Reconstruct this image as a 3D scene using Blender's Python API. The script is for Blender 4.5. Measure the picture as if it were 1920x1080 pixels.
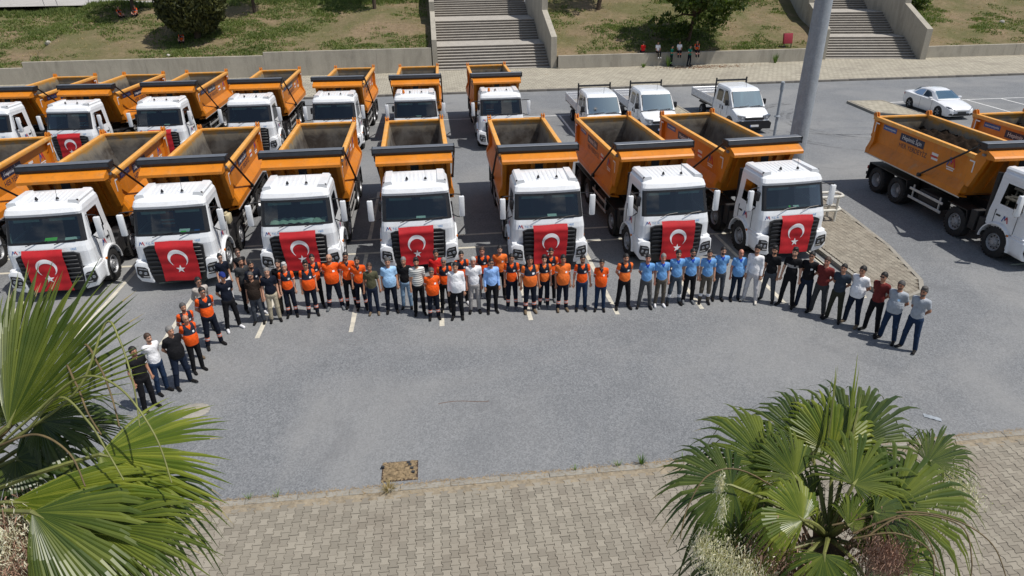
import bpy, bmesh, math, random
import numpy as np
from math import sin, cos, pi, radians, sqrt, atan2
from mathutils import Vector, Matrix

random.seed(7); np.random.seed(7)
for o in list(bpy.data.objects): bpy.data.objects.remove(o)
scene = bpy.context.scene
COL = scene.collection

# ------------------------------------------------------------------ camera, sky, sun, exposure
FPX, PITCH, ROLL, YAW, CAMH = 1250.0, radians(26.998), radians(-.759), radians(6.083), 9.6
fwd = Vector((sin(YAW)*cos(PITCH), cos(YAW)*cos(PITCH), -sin(PITCH)))
rgt0 = Vector((cos(YAW), -sin(YAW), 0)); up0 = rgt0.cross(fwd)
rgt = cos(ROLL)*rgt0 + sin(ROLL)*up0; upv = -sin(ROLL)*rgt0 + cos(ROLL)*up0
CAMP = Vector((0, 0, CAMH))
cam = bpy.data.cameras.new('camera'); camo = bpy.data.objects.new('camera', cam); COL.objects.link(camo)
m = Matrix((rgt, upv, -fwd)).transposed().to_4x4(); m.translation = CAMP
camo.matrix_world = m
cam.sensor_width = 36; cam.lens = 36*FPX/1920; cam.clip_end = 1500; cam.clip_start = .05
scene.camera = camo

SUN_TO = Vector((.45, -.20, 1)).normalized()          # towards the sun
sun_el = math.asin(SUN_TO.z); sun_az = atan2(SUN_TO.x, SUN_TO.y)
world = bpy.data.worlds.new('World'); scene.world = world; world.use_nodes = True
wn = world.node_tree; bg = wn.nodes['Background']
sky = wn.nodes.new('ShaderNodeTexSky'); sky.sky_type = 'NISHITA'; sky.sun_disc = False
sky.sun_elevation = sun_el; sky.sun_rotation = sun_az; sky.dust_density = 1.2; sky.altitude = 50
# scattered fair weather cloud over the whole sky
wtc = wn.nodes.new('ShaderNodeTexCoord'); wmp = wn.nodes.new('ShaderNodeMapping'); wmp.inputs['Scale'].default_value = (1, 1, 2.2)
wnz = wn.nodes.new('ShaderNodeTexNoise'); wnz.inputs['Scale'].default_value = 3.2; wnz.inputs['Detail'].default_value = 7; wnz.inputs['Roughness'].default_value = .6
wrp = wn.nodes.new('ShaderNodeValToRGB'); wrp.color_ramp.elements[0].position = .55; wrp.color_ramp.elements[1].position = .66
wmx = wn.nodes.new('ShaderNodeMix'); wmx.data_type = 'RGBA'; wmx.inputs[7].default_value = (11.5, 11.8, 12.2, 1)
wn.links.new(wtc.outputs['Generated'], wmp.inputs[0]); wn.links.new(wmp.outputs[0], wnz.inputs['Vector']); wn.links.new(wnz.outputs['Fac'], wrp.inputs[0])
wn.links.new(wrp.outputs[0], wmx.inputs[0]); wn.links.new(sky.outputs[0], wmx.inputs[6])
wn.links.new(wmx.outputs[2], bg.inputs[0]); bg.inputs[1].default_value = .095
sl = bpy.data.lights.new('sun', 'SUN'); sl.energy = 4.5; sl.angle = radians(.53); sl.color = (1, .955, .89)
so = bpy.data.objects.new('sun', sl); COL.objects.link(so)
so.rotation_euler = SUN_TO.to_track_quat('Z', 'Y').to_euler()
so.location = (20, 0, 40)
vs = scene.view_settings
vs.view_transform = 'Standard'; vs.look = 'None'; vs.gamma = 1; vs.exposure = -0.12; vs.use_curve_mapping = False
scene.render.engine = 'CYCLES'
scene.cycles.max_bounces = 6; scene.cycles.transparent_max_bounces = 8

# ------------------------------------------------------------------ helpers
def at(px, py, dep):
    return CAMP + (rgt*((px-960)/FPX) - upv*((py-540)/FPX) + fwd)*dep

class MB:
    def __init__(s): s.v=[]; s.f=[]; s.m=[]
    def add(s, vs, fs, mi=0):
        n=len(s.v); s.v += [tuple(q) for q in vs]
        for q in fs: s.f.append([i+n for i in q]); s.m.append(mi)
        return s
    def box(s, x0,x1,y0,y1,z0,z1, mi=0):
        return s.add([(x0,y0,z0),(x1,y0,z0),(x1,y1,z0),(x0,y1,z0),(x0,y0,z1),(x1,y0,z1),(x1,y1,z1),(x0,y1,z1)],
              [(0,3,2,1),(4,5,6,7),(0,1,5,4),(1,2,6,5),(2,3,7,6),(3,0,4,7)], mi)
    def bbox(s, x0,x1,y0,y1,z0,z1, c=.02, seg=2, mi=0):
        bm=bmesh.new(); bmesh.ops.create_cube(bm,size=1)
        for q in bm.verts: q.co=Vector(((x0+x1)/2+q.co.x*(x1-x0),(y0+y1)/2+q.co.y*(y1-y0),(z0+z1)/2+q.co.z*(z1-z0)))
        bmesh.ops.bevel(bm,geom=bm.edges[:],offset=c,segments=seg,profile=.5,affect='EDGES')
        return s.bm(bm,mi)
    def bm(s,bm,mi=0):
        bm.verts.index_update(); s.add([q.co[:] for q in bm.verts],[[q.index for q in f.verts] for f in bm.faces],mi); bm.free(); return s
    def prism(s, poly, ax, a0, a1, mi=0):
        n=len(poly)
        def P(p,a):
            return (a,p[0],p[1]) if ax=='x' else ((p[0],a,p[1]) if ax=='y' else (p[0],p[1],a))
        vs=[P(p,a0) for p in poly]+[P(p,a1) for p in poly]
        fs=[list(range(n))[::-1],list(range(n,2*n))]+[(i,(i+1)%n,n+(i+1)%n,n+i) for i in range(n)]
        return s.add(vs,fs,mi)
    def tube(s, pts, r, n=8, mi=0, cap=True):
        pts=[Vector(p) for p in pts]; k=len(pts)
        rs=r if isinstance(r,(list,tuple)) else [r]*k
        vs=[];fs=[]; ref=None
        for i,p in enumerate(pts):
            t=(pts[min(i+1,k-1)]-pts[max(i-1,0)]).normalized()
            if ref is None:
                ref=Vector((0,0,1)) if abs(t.z)<.9 else Vector((1,0,0))
            a=(ref-t*ref.dot(t)).normalized(); b=t.cross(a); ref=a
            for j in range(n):
                q=2*pi*j/n; vs.append(p+(a*cos(q)+b*sin(q))*rs[i])
        for i in range(k-1):
            for j in range(n): fs.append((i*n+j,i*n+(j+1)%n,(i+1)*n+(j+1)%n,(i+1)*n+j))
        if cap: fs.append(list(range(n))[::-1]); fs.append([(k-1)*n+j for j in range(n)])
        return s.add(vs,fs,mi)
    def lathe(s, prof, n=24, ax='x', c=(0,0,0), mi=0, close=False, cap0=True):
        vs=[];fs=[];k=len(prof)
        for h,r in prof:
            for j in range(n):
                q=2*pi*j/n; u,w=r*cos(q),r*sin(q)
                vs.append((c[0]+h,c[1]+u,c[2]+w) if ax=='x' else ((c[0]+u,c[1]+w,c[2]+h) if ax=='z' else (c[0]+w,c[1]+h,c[2]+u)))
        for i in range(k-1+(1 if close else 0)):
            i2=(i+1)%k
            for j in range(n): fs.append((i*n+j,i*n+(j+1)%n,i2*n+(j+1)%n,i2*n+j))
        if not close:
            if cap0: fs.append(list(range(n))[::-1])
            fs.append([(k-1)*n+j for j in range(n)])
        return s.add(vs,fs,mi)
    def grid(s, fn, nu, nv, mi=0):
        vs=[fn(i/nu,j/nv) for j in range(nv+1) for i in range(nu+1)]
        fs=[(j*(nu+1)+i,j*(nu+1)+i+1,(j+1)*(nu+1)+i+1,(j+1)*(nu+1)+i) for j in range(nv) for i in range(nu)]
        return s.add(vs,fs,mi)
    def mesh(s, name, mats=None, smooth=None):
        me=bpy.data.meshes.new(name); me.from_pydata(s.v,[],s.f)
        for q in (mats or []): me.materials.append(q)
        if any(s.m): me.polygons.foreach_set('material_index',s.m)
        bm=bmesh.new(); bm.from_mesh(me); bmesh.ops.recalc_face_normals(bm,faces=bm.faces); bm.to_mesh(me); bm.free()
        if smooth is not None:
            me.polygons.foreach_set('use_smooth',[True]*len(me.polygons)); me.set_sharp_from_angle(angle=radians(smooth))
        me.update(); return me
    def build(s, name, mats, parent=None, smooth=None, loc=None):
        if not isinstance(mats,(list,tuple)): mats=[mats]
        return obj(name, s.mesh(name,mats,smooth), parent, loc)

def obj(name, me, parent=None, loc=None):
    o=bpy.data.objects.new(name,me); COL.objects.link(o)
    if parent is not None: o.parent=parent
    if loc is not None: o.location=loc
    return o
def empty(name, loc=(0,0,0), rz=0):
    o=bpy.data.objects.new(name,None); COL.objects.link(o); o.location=loc; o.rotation_euler=(0,0,rz); o.empty_display_size=.3
    return o
def tag(o,label,cat,group=None):
    o['label']=label; o['category']=cat
    if group: o['group']=group
    return o
def struct(o): o['kind']='structure'; return o
def stuff(o): o['kind']='stuff'; return o
def copy_tree(o,parent=None):
    c=o.copy(); COL.objects.link(c); c.parent=parent
    for ch in list(o.children): copy_tree(ch,c)
    return c
def text_mesh(txt,size,mat,ext=.0015):
    cu=bpy.data.curves.new('text','FONT'); cu.body=txt; cu.size=size; cu.extrude=ext; cu.align_x='CENTER'; cu.align_y='CENTER'; cu.resolution_u=3
    o=bpy.data.objects.new('text',cu); COL.objects.link(o)
    dg=bpy.context.evaluated_depsgraph_get(); me=bpy.data.meshes.new_from_object(o.evaluated_get(dg))
    bpy.data.objects.remove(o); me.name='lettering'; me.materials.clear(); me.materials.append(mat); return me

# ------------------------------------------------------------------ materials
def nodes(name):
    m=bpy.data.materials.new(name); m.use_nodes=True; nt=m.node_tree; return m,nt,nt.nodes['Principled BSDF']
def N(nt,t,**k):
    n=nt.nodes.new(t)
    for a,b in k.items(): setattr(n,a,b)
    return n
def mixc(nt,fac,a,b,mode='MIX'):
    n=N(nt,'ShaderNodeMix',data_type='RGBA',blend_type=mode)
    for s,v in ((0,fac),(6,a),(7,b)):
        if isinstance(v,bpy.types.NodeSocket): nt.links.new(v,n.inputs[s])
        else: n.inputs[s].default_value = v if s==0 else (*v,1) if len(v)==3 else v
    return n.outputs[2]
def noise(nt,scale,detail=4,rough=.6,coord=None,dist=0):
    n=N(nt,'ShaderNodeTexNoise'); n.inputs['Scale'].default_value=scale; n.inputs['Detail'].default_value=detail; n.inputs['Roughness'].default_value=rough; n.inputs['Distortion'].default_value=dist
    if coord is not None: nt.links.new(coord,n.inputs['Vector'])
    return n.outputs['Fac']
def ramp(nt,fac,stops):
    n=N(nt,'ShaderNodeValToRGB'); r=n.color_ramp
    while len(r.elements)<len(stops): r.elements.new(.5)
    for e,(p,c) in zip(r.elements,stops):
        e.position=p; e.color=(c,c,c,1) if not isinstance(c,tuple) else (*c,1)
    nt.links.new(fac,n.inputs[0]); return n.outputs[0]
def coordn(nt,kind='Object'):
    return N(nt,'ShaderNodeTexCoord').outputs[kind]
def bump(nt,p,h,strength=.3,dist=.01):
    b=N(nt,'ShaderNodeBump'); b.inputs['Strength'].default_value=strength; b.inputs['Distance'].default_value=dist
    nt.links.new(h,b.inputs['Height']); nt.links.new(b.outputs[0],p.inputs['Normal'])
def M(name,col,rough=.6,metal=0,var=.12,vs=4,bmp=0,bs=80,coat=0,spec=.5,coord='Object',bd=.005):
    m,nt,p=nodes(name)
    p.inputs['Roughness'].default_value=rough; p.inputs['Metallic'].default_value=metal
    p.inputs['Specular IOR Level'].default_value=spec
    if coat: p.inputs['Coat Weight'].default_value=coat; p.inputs['Coat Roughness'].default_value=.08
    c=coordn(nt,coord)
    f=noise(nt,vs,5,.65,c)
    a=tuple(x*(1-var) for x in col); b=tuple(min(1,x*(1+var)) for x in col)
    nt.links.new(mixc(nt,ramp(nt,f,[(.3,0.),(.7,1.)]),a,b),p.inputs['Base Color'])
    if bmp: bump(nt,p,noise(nt,bs,3,.6,c,.8),bmp,bd)
    return m
def dirty(name,col,dirt,amt=.5,rough=.5,vs=2.5,coat=0,metal=0):
    m,nt,p=nodes(name); c=coordn(nt)
    p.inputs['Metallic'].default_value=metal
    if coat: p.inputs['Coat Weight'].default_value=coat
    f=ramp(nt,noise(nt,vs,8,.7,c,.4),[(.45,0.),(.75,amt)])
    g=noise(nt,vs*14,4,.7,c)
    base=mixc(nt,ramp(nt,g,[(.3,0.),(.7,1.)]),tuple(x*.93 for x in col),tuple(min(1,x*1.05) for x in col))
    nt.links.new(mixc(nt,f,base,dirt),p.inputs['Base Color'])
    r=N(nt,'ShaderNodeMath',operation='MULTIPLY_ADD'); nt.links.new(f,r.inputs[0]); r.inputs[1].default_value=.35; r.inputs[2].default_value=rough
    nt.links.new(r.outputs[0],p.inputs['Roughness']); return m

def glassm(name,tint=(.10,.15,.16),refl=(1,1,1),base=.05):
    if not isinstance(refl,tuple): refl=(refl,)*3
    m=bpy.data.materials.new(name); m.use_nodes=True; nt=m.node_tree; nt.nodes.clear()
    out=N(nt,'ShaderNodeOutputMaterial'); mx=N(nt,'ShaderNodeMixShader'); tr=N(nt,'ShaderNodeBsdfTransparent'); gl=N(nt,'ShaderNodeBsdfGlossy')
    tr.inputs[0].default_value=(*tint,1); gl.inputs[0].default_value=(*refl,1); gl.inputs['Roughness'].default_value=.015
    fr=N(nt,'ShaderNodeFresnel'); fr.inputs[0].default_value=1.5
    ad=N(nt,'ShaderNodeMath',operation='ADD'); nt.links.new(fr.outputs[0],ad.inputs[0]); ad.inputs[1].default_value=base
    nt.links.new(ad.outputs[0],mx.inputs[0]); nt.links.new(tr.outputs[0],mx.inputs[1]); nt.links.new(gl.outputs[0],mx.inputs[2]); nt.links.new(mx.outputs[0],out.inputs[0])
    return m

def asphalt_mat():
    m,nt,p=nodes('asphalt'); c=coordn(nt)
    g=noise(nt,38,2,.5,c); g2=noise(nt,9,4,.6,c); big=noise(nt,.16,5,.6,c,.6); mid=noise(nt,.7,5,.65,c,.5)
    vor=N(nt,'ShaderNodeTexVoronoi'); vor.inputs['Scale'].default_value=34; nt.links.new(c,vor.inputs['Vector'])
    stone=ramp(nt,vor.outputs['Color'],[(.2,0.),(.9,1.)])
    base=mixc(nt,stone,(.124,.130,.136),(.246,.252,.258))
    base=mixc(nt,ramp(nt,g,[(.35,.0),(.75,.45)]),base,(.245,.258,.272))
    base=mixc(nt,ramp(nt,mid,[(.42,0.),(.75,.34)]),base,(.128,.132,.138))
    base=mixc(nt,ramp(nt,big,[(.44,0.),(.66,.6)]),base,(.285,.283,.274))
    base=mixc(nt,ramp(nt,noise(nt,.33,6,.7,c,1.2),[(.57,0.),(.72,.4)]),base,(.112,.115,.122))
    base=mixc(nt,ramp(nt,noise(nt,1.7,4,.6,c,.2),[(.71,0.),(.78,.5)]),base,(.085,.09,.1))
    nt.links.new(base,p.inputs['Base Color']); p.inputs['Roughness'].default_value=.9; p.inputs['Specular IOR Level'].default_value=.25
    bump(nt,p,vor.outputs['Distance'],.35,.01); return m
def concrete(name,col=(.40,.37,.31),stain=.66,streak=True,vs=.6):
    m,nt,p=nodes(name); c=coordn(nt)
    mp=N(nt,'ShaderNodeMapping'); nt.links.new(c,mp.inputs[0]); mp.inputs['Scale'].default_value=(1,1,.22) if streak else (1,1,1)
    a=noise(nt,vs*2.2,8,.7,mp.outputs[0],.5); b=noise(nt,14,4,.7,c); d=noise(nt,vs,4,.6,c)
    base=mixc(nt,ramp(nt,b,[(.3,0.),(.7,1.)]),tuple(x*.86 for x in col),tuple(x*1.1 for x in col))
    base=mixc(nt,ramp(nt,a,[(.45,0.),(.75,stain)]),base,tuple(x*.5 for x in col))
    base=mixc(nt,ramp(nt,d,[(.5,0.),(.75,.4)]),base,tuple(min(1,x*1.35) for x in col))
    nt.links.new(base,p.inputs['Base Color']); p.inputs['Roughness'].default_value=.9; p.inputs['Specular IOR Level'].default_value=.2
    bump(nt,p,b,.25,.01); return m
def paver_mat():
    m,nt,p=nodes('paver_concrete'); c=coordn(nt)
    gi=N(nt,'ShaderNodeNewGeometry'); oi=N(nt,'ShaderNodeObjectInfo')
    ad=N(nt,'ShaderNodeMath',operation='ADD'); nt.links.new(gi.outputs['Random Per Island'],ad.inputs[0]); nt.links.new(oi.outputs['Random'],ad.inputs[1])
    fr=N(nt,'ShaderNodeMath',operation='FRACT'); nt.links.new(ad.outputs[0],fr.inputs[0])
    gp=N(nt,'ShaderNodeNewGeometry').outputs['Position']
    base=mixc(nt,fr.outputs[0],(.215,.190,.150),(.335,.300,.240))
    base=mixc(nt,ramp(nt,noise(nt,70,4,.7,gp),[(.3,0.),(.7,.5)]),base,(.25,.235,.20))
    base=mixc(nt,ramp(nt,noise(nt,.55,5,.6,gp,.5),[(.48,0.),(.75,.55)]),base,(.20,.165,.13))
    base=mixc(nt,ramp(nt,noise(nt,1.4,6,.7,gp,.7),[(.66,0.),(.78,.75)]),base,(.11,.085,.07))
    nt.links.new(base,p.inputs['Base Color']); p.inputs['Roughness'].default_value=.92; p.inputs['Specular IOR Level'].default_value=.2
    bump(nt,p,noise(nt,160,3,.6,gp),.2,.004); return m
def far_paving_mat():
    m,nt,p=nodes('far_paving'); c=coordn(nt)
    br=N(nt,'ShaderNodeTexBrick'); nt.links.new(c,br.inputs[0]); br.inputs['Scale'].default_value=1; br.inputs['Brick Width'].default_value=.4; br.inputs['Row Height'].default_value=.4; br.inputs['Mortar Size'].default_value=.018
    br.inputs['Color1'].default_value=(.33,.30,.235,1); br.inputs['Color2'].default_value=(.42,.385,.30,1); br.inputs['Mortar'].default_value=(.17,.15,.12,1)
    base=mixc(nt,ramp(nt,noise(nt,.3,6,.65,c,.6),[(.5,0.),(.75,.6)]),br.outputs[0],(.20,.175,.14))
    base=mixc(nt,ramp(nt,noise(nt,2.2,6,.7,c,.4),[(.62,0.),(.75,.6)]),base,(.28,.18,.10))
    nt.links.new(base,p.inputs['Base Color']); p.inputs['Roughness'].default_value=.92; return m
def soil_mat():
    m,nt,p=nodes('dry_hillside_soil'); c=coordn(nt)
    base=mixc(nt,ramp(nt,noise(nt,3,6,.7,c),[(.3,0.),(.7,1.)]),(.155,.115,.072),(.265,.20,.125))
    base=mixc(nt,ramp(nt,noise(nt,.22,6,.65,c,.5),[(.38,0.),(.60,.75)]),base,(.10,.108,.042))
    base=mixc(nt,ramp(nt,noise(nt,.9,6,.7,c,.3),[(.55,0.),(.75,.55)]),base,(.29,.225,.135))
    nt.links.new(base,p.inputs['Base Color']); p.inputs['Roughness'].default_value=.95; p.inputs['Specular IOR Level'].default_value=.1
    bump(nt,p,noise(nt,6,6,.7,c),.6,.08); return m
def leafm(name,a,b,rough=.55,trans=.25,coord='Object',sc=6):
    m,nt,p=nodes(name); gi=N(nt,'ShaderNodeNewGeometry')
    f=noise(nt,sc,3,.6,coordn(nt,coord))
    f2=N(nt,'ShaderNodeMath',operation='ADD'); nt.links.new(f,f2.inputs[0]); 
    ml=N(nt,'ShaderNodeMath',operation='MULTIPLY_ADD'); nt.links.new(gi.outputs['Random Per Island'],ml.inputs[0]); ml.inputs[1].default_value=.7; ml.inputs[2].default_value=-.35
    nt.links.new(ml.outputs[0],f2.inputs[1])
    colr=mixc(nt,ramp(nt,f2.outputs[0],[(.25,0.),(.75,1.)]),a,b)
    nt.links.new(colr,p.inputs['Base Color']); p.inputs['Roughness'].default_value=rough
    out=nt.nodes['Material Output']; tl=N(nt,'ShaderNodeBsdfTranslucent'); mx=N(nt,'ShaderNodeMixShader'); mx.inputs[0].default_value=trans
    nt.links.new(mixc(nt,1,colr,(1.3,1.5,.6),'MULTIPLY'),tl.inputs[0]); nt.links.new(p.outputs[0],mx.inputs[1]); nt.links.new(tl.outputs[0],mx.inputs[2]); nt.links.new(mx.outputs[0],out.inputs[0])
    return m
def liner_mat():
    m,nt,p=nodes('worn_bed_steel'); c=coordn(nt); oi=N(nt,'ShaderNodeObjectInfo')
    ofs=N(nt,'ShaderNodeVectorMath',operation='ADD'); nt.links.new(c,ofs.inputs[0])
    cmb=N(nt,'ShaderNodeCombineXYZ'); ml=N(nt,'ShaderNodeMath',operation='MULTIPLY'); nt.links.new(oi.outputs['Random'],ml.inputs[0]); ml.inputs[1].default_value=40
    nt.links.new(ml.outputs[0],cmb.inputs[1]); nt.links.new(cmb.outputs[0],ofs.inputs[1]); v=ofs.outputs[0]
    base=mixc(nt,ramp(nt,noise(nt,1.1,8,.7,v,.8),[(.35,0.),(.65,1.)]),(.085,.078,.072),(.205,.19,.17))
    base=mixc(nt,ramp(nt,noise(nt,.8,6,.7,v,.5),[(.45,0.),(.62,.85)]),base,(.052,.038,.029))
    sep=N(nt,'ShaderNodeSeparateXYZ'); nt.links.new(c,sep.inputs[0])
    nz=N(nt,'ShaderNodeMath',operation='MULTIPLY_ADD'); nt.links.new(noise(nt,2.5,6,.7,v,.6),nz.inputs[0]); nz.inputs[1].default_value=.7; nt.links.new(sep.outputs[2],nz.inputs[2])
    paint=ramp(nt,N2(nt,nz.outputs[0],-2.26),[(.86,0.),(1.0,1.)])
    pale=ramp(nt,N2(nt,nz.outputs[0],-2.2),[(.62,0.),(.9,.7)])
    base=mixc(nt,pale,base,(.33,.28,.20))
    base=mixc(nt,paint,base,(.46,.24,.05))
    nt.links.new(base,p.inputs['Base Color']); p.inputs['Roughness'].default_value=.55; p.inputs['Metallic'].default_value=.15; return m
def N2(nt,s,k):
    a=N(nt,'ShaderNodeMath',operation='ADD'); nt.links.new(s,a.inputs[0]); a.inputs[1].default_value=k; return a.outputs[0]

def orange_mat():
    m,nt,p=nodes('orange_bed_paint'); c=coordn(nt); oi=N(nt,'ShaderNodeObjectInfo')
    v=N(nt,'ShaderNodeVectorMath',operation='ADD'); nt.links.new(c,v.inputs[0]); cm=N(nt,'ShaderNodeCombineXYZ'); ml=N(nt,'ShaderNodeMath',operation='MULTIPLY'); nt.links.new(oi.outputs['Random'],ml.inputs[0]); ml.inputs[1].default_value=50; nt.links.new(ml.outputs[0],cm.inputs[0]); nt.links.new(cm.outputs[0],v.inputs[1])
    mp=N(nt,'ShaderNodeMapping'); nt.links.new(v.outputs[0],mp.inputs[0]); mp.inputs['Scale'].default_value=(1,1,.16)
    base=mixc(nt,ramp(nt,noise(nt,1.3,5,.6,v.outputs[0]),[(.3,0.),(.7,1.)]),(.56,.175,.007),(.68,.225,.012))
    st=ramp(nt,noise(nt,5,6,.7,mp.outputs[0],.3),[(.52,0.),(.74,.55)]); base=mixc(nt,st,base,(.30,.13,.03))
    du=ramp(nt,noise(nt,2.2,8,.75,v.outputs[0],.6),[(.55,0.),(.72,.5)]); base=mixc(nt,du,base,(.46,.30,.15))
    sc=ramp(nt,noise(nt,26,3,.8,v.outputs[0],1.5),[(.68,0.),(.72,.8)]); base=mixc(nt,sc,base,(.16,.085,.04))
    nt.links.new(base,p.inputs['Base Color']); p.inputs['Roughness'].default_value=.45
    bump(nt,p,noise(nt,3,3,.5,v.outputs[0]),.25,.03); return m
MAT={}
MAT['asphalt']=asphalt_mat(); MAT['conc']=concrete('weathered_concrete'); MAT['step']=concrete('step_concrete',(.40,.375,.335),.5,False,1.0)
MAT['kerb']=concrete('kerb_concrete',(.30,.28,.24),.4,False,1.5); MAT['paver']=paver_mat(); MAT['farpave']=far_paving_mat(); MAT['soil']=soil_mat()
MAT['line']=dirty('worn_road_paint',(.60,.56,.46),(.22,.22,.21),.75,.8,3.0)
MAT['linew']=dirty('white_road_paint',(.72,.72,.70),(.25,.25,.25),.6,.8,3.0)
MAT['white']=dirty('white_cab_paint',(.80,.82,.84),(.52,.49,.44),.34,.28,2.2,.4)
MAT['orange']=orange_mat()
MAT['rail']=dirty('scuffed_orange_rail',(.74,.33,.05),(.62,.44,.22),.8,.55,5.0)
MAT['liner']=liner_mat()
MAT['tarp']=M('charcoal_tarp_housing',(.016,.019,.025),.5,0,.3,6); MAT['tarpedge']=M('grey_aluminium_edge',(.20,.21,.23),.45,.5)
MAT['black']=M('black_plastic',(.012,.012,.014),.45,0,.3,6); MAT['chassis']=dirty('dusty_black_chassis',(.016,.016,.018),(.10,.09,.075),.35,.6,4)
MAT['rubber']=dirty('dusty_tyre_rubber',(.016,.016,.017),(.075,.068,.058),.5,.85,6); MAT['rim']=dirty('steel_wheel_rim',(.42,.43,.45),(.16,.15,.13),.6,.45,7,0,.5)
MAT['alu']=M('aluminium_guard',(.55,.55,.54),.4,.5,.15); MAT['chrome']=M('lamp_chrome',(.75,.77,.8),.12,.9,.1)
MAT['lens']=M('clear_lamp_lens',(.30,.32,.35),.1,.6,.4,30); MAT['amber']=M('amber_lens',(.70,.20,.02),.3); MAT['redlens']=M('red_lens',(.45,.02,.02),.3)
MAT['glass']=glassm('cab_glass',(.36,.50,.47),1,.04); MAT['mirror']=M('mirror_glass',(.4,.42,.45),.05,1,.05)
MAT['dark']=M('dark_cab_trim',(.03,.033,.036),.7,0,.2); MAT['seat']=M('grey_seat_fabric',(.05,.055,.065),.9,0,.2,20)
MAT['visor']=M('pale_sun_visor',(.42,.47,.46),.8); MAT['flagred']=M('red_flag_cloth',(.43,.006,.012),.75,0,.12,5,.15,150); MAT['flagwhite']=M('white_flag_print',(.80,.78,.80),.75,0,.05)
MAT['navy']=M('navy_sticker',(.012,.018,.055),.4,0,.1); MAT['blue']=M('blue_sticker',(.03,.10,.34),.4,0,.1); MAT['wsticker']=M('white_sticker',(.75,.75,.75),.5,0,.05); MAT['red']=M('red_sticker',(.55,.03,.04),.5)
MAT['cyan']=M('blue_lettering',(.05,.25,.55),.5); MAT['galv']=concrete('galvanised_steel',(.33,.36,.39),.35,True,3); MAT['soilload']=M('dark_soil',(.017,.011,.007),.95,0,.6,7,.9,26,spec=.1)
MAT['paper']=M('white_paper',(.8,.8,.8),.8,0,.03); MAT['green']=M('green_paper',(.12,.75,.08),.7,0,.05); MAT['vest']=M('orange_vest',(.62,.12,.03),.8)
# ================================================================== setting
def sheet(name,x0,x1,y0,y1,z,mat,nx=1,ny=1):
    b=MB(); b.grid(lambda u,v:(x0+(x1-x0)*u,y0+(y1-y0)*v,z),nx,ny); return b.build(name,mat)
ground=struct(sheet('asphalt_ground',-400,400,-300,500,0,MAT['asphalt']))

# ---- painted bay lines (each stripe its own object)
def stripe(x0,x1,y0,y1,mat,label,z=.004):
    nx=max(1,int((x1-x0)/.5)); ny=max(1,int((y1-y0)/.5)); b=MB()
    def f(u,v):
        j=.008
        return (x0+(x1-x0)*u+random.uniform(-j,j),y0+(y1-y0)*v+random.uniform(-j,j),z)
    b.grid(f,nx,ny); o=b.build('bay_line',mat); struct(o); return o
for k in range(-5,7):
    x=-2.82+2.565*k
    stripe(x-.065,x+.065,16.62,22.06,MAT['line'],'')
    stripe(x-.065,x+.065,23.44,28.9,MAT['line'],'')
stripe(-17,11.6,22.07,22.20,MAT['line'],''); stripe(-17,11.6,23.30,23.43,MAT['line'],'')
for k in range(-4,5):
    x=-2.82+2.565*k+.3
    stripe(x-.06,x+.06,37.2,42.5,MAT['linew'],'')
stripe(-14,9.0,42.51,42.63,MAT['linew'],'')
stripe(29.4,52,42.72,42.84,MAT['linew'],'')
for x in (33.5,36.0,38.55,41.1,43.7): stripe(x-.06,x+.06,37.3,42.71,MAT['linew'],'')
stripe(12.55,12.67,16.7,22.06,MAT['line'],'')

# ---- interlocking pavers
PL=.158; PA,PBw=.090,.064; PP=PA+PBw
def paver_poly(g=.0028):
    h=PL/2-g; a=PA-g; b=PBw-g; e=PL*.17; t=PL*.33
    R=[(a,-h),(a,-t),(b,-e),(b,e),(a,t),(a,h)]
    return R+[(-x,y) for x,y in R[::-1]]
def paver_geo(z0,z1,c=.005):
    o=paver_poly(); i=[(x*(1-c/.09),y*(1-c/.08)) for x,y in o]; n=len(o)
    vs=[(x,y,z0) for x,y in o]+[(x,y,z1-c) for x,y in o]+[(x,y,z1) for x,y in i]
    fs=[(k,(k+1)%n,n+(k+1)%n,n+k) for k in range(n)]+[(n+k,n+(k+1)%n,2*n+(k+1)%n,2*n+k) for k in range(n)]+[list(range(2*n,3*n))]
    return vs,fs
PV,PF=paver_geo(-.05,0)
def paver_cells(x0,x1,y0,y1):
    i=0; x=x0+PA; out=[]
    while x+PA<=x1:
        y=y0+PL/2+(PL/2 if i%2 else 0)
        while y+PL/2<=y1: out.append((x,y)); y+=PL
        x+=PP; i+=1
    return out
pave=struct(sheet('near_pavement',-30,30,-6,10.14,.006,M('joint_sand',(.12,.10,.075),.95,0,.3,20)))
cells=paver_cells(-9.2,15.2,4.9,10.08)
def pxof(x,y,z):
    d=Vector((x,y,z))-CAMP; w=d.dot(fwd); return 960+FPX*d.dot(rgt)/w, 540-FPX*d.dot(upv)/w, w
vis=[];rest=[]
for c in cells:
    u,v,w=pxof(c[0],c[1],.1)
    if v<1095 and 420<u<1250: vis.append((w,c))
    else: rest.append(c)
vis.sort(); near=[c for w,c in vis[:300]]; rest+= [c for w,c in vis[300:]]
pm=MB().add(PV,PF).mesh('paver',[MAT['paver']])
for c in near:
    o=obj('paver',pm,pave,(c[0],c[1],.056+random.uniform(-.005,.005))); o.rotation_euler=(random.uniform(-.012,.012),random.uniform(-.012,.012),random.uniform(-.008,.008))
b=MB()
for c in rest:
    dz=.056+random.uniform(-.005,.005); tx,ty=random.uniform(-.012,.012),random.uniform(-.012,.012)
    b.add([(x+c[0],y+c[1],z+dz+tx*x+ty*y) for x,y,z in PV],PF)
stuff(b.build('paver_field',MAT['paver'],pave))
struct(MB().box(-30,30,9.93,10.143,-.02,.049).build('edge_mortar',M('sandy_edge_mortar',(.27,.225,.16),.95,0,.3,9,.5,60)))
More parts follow.
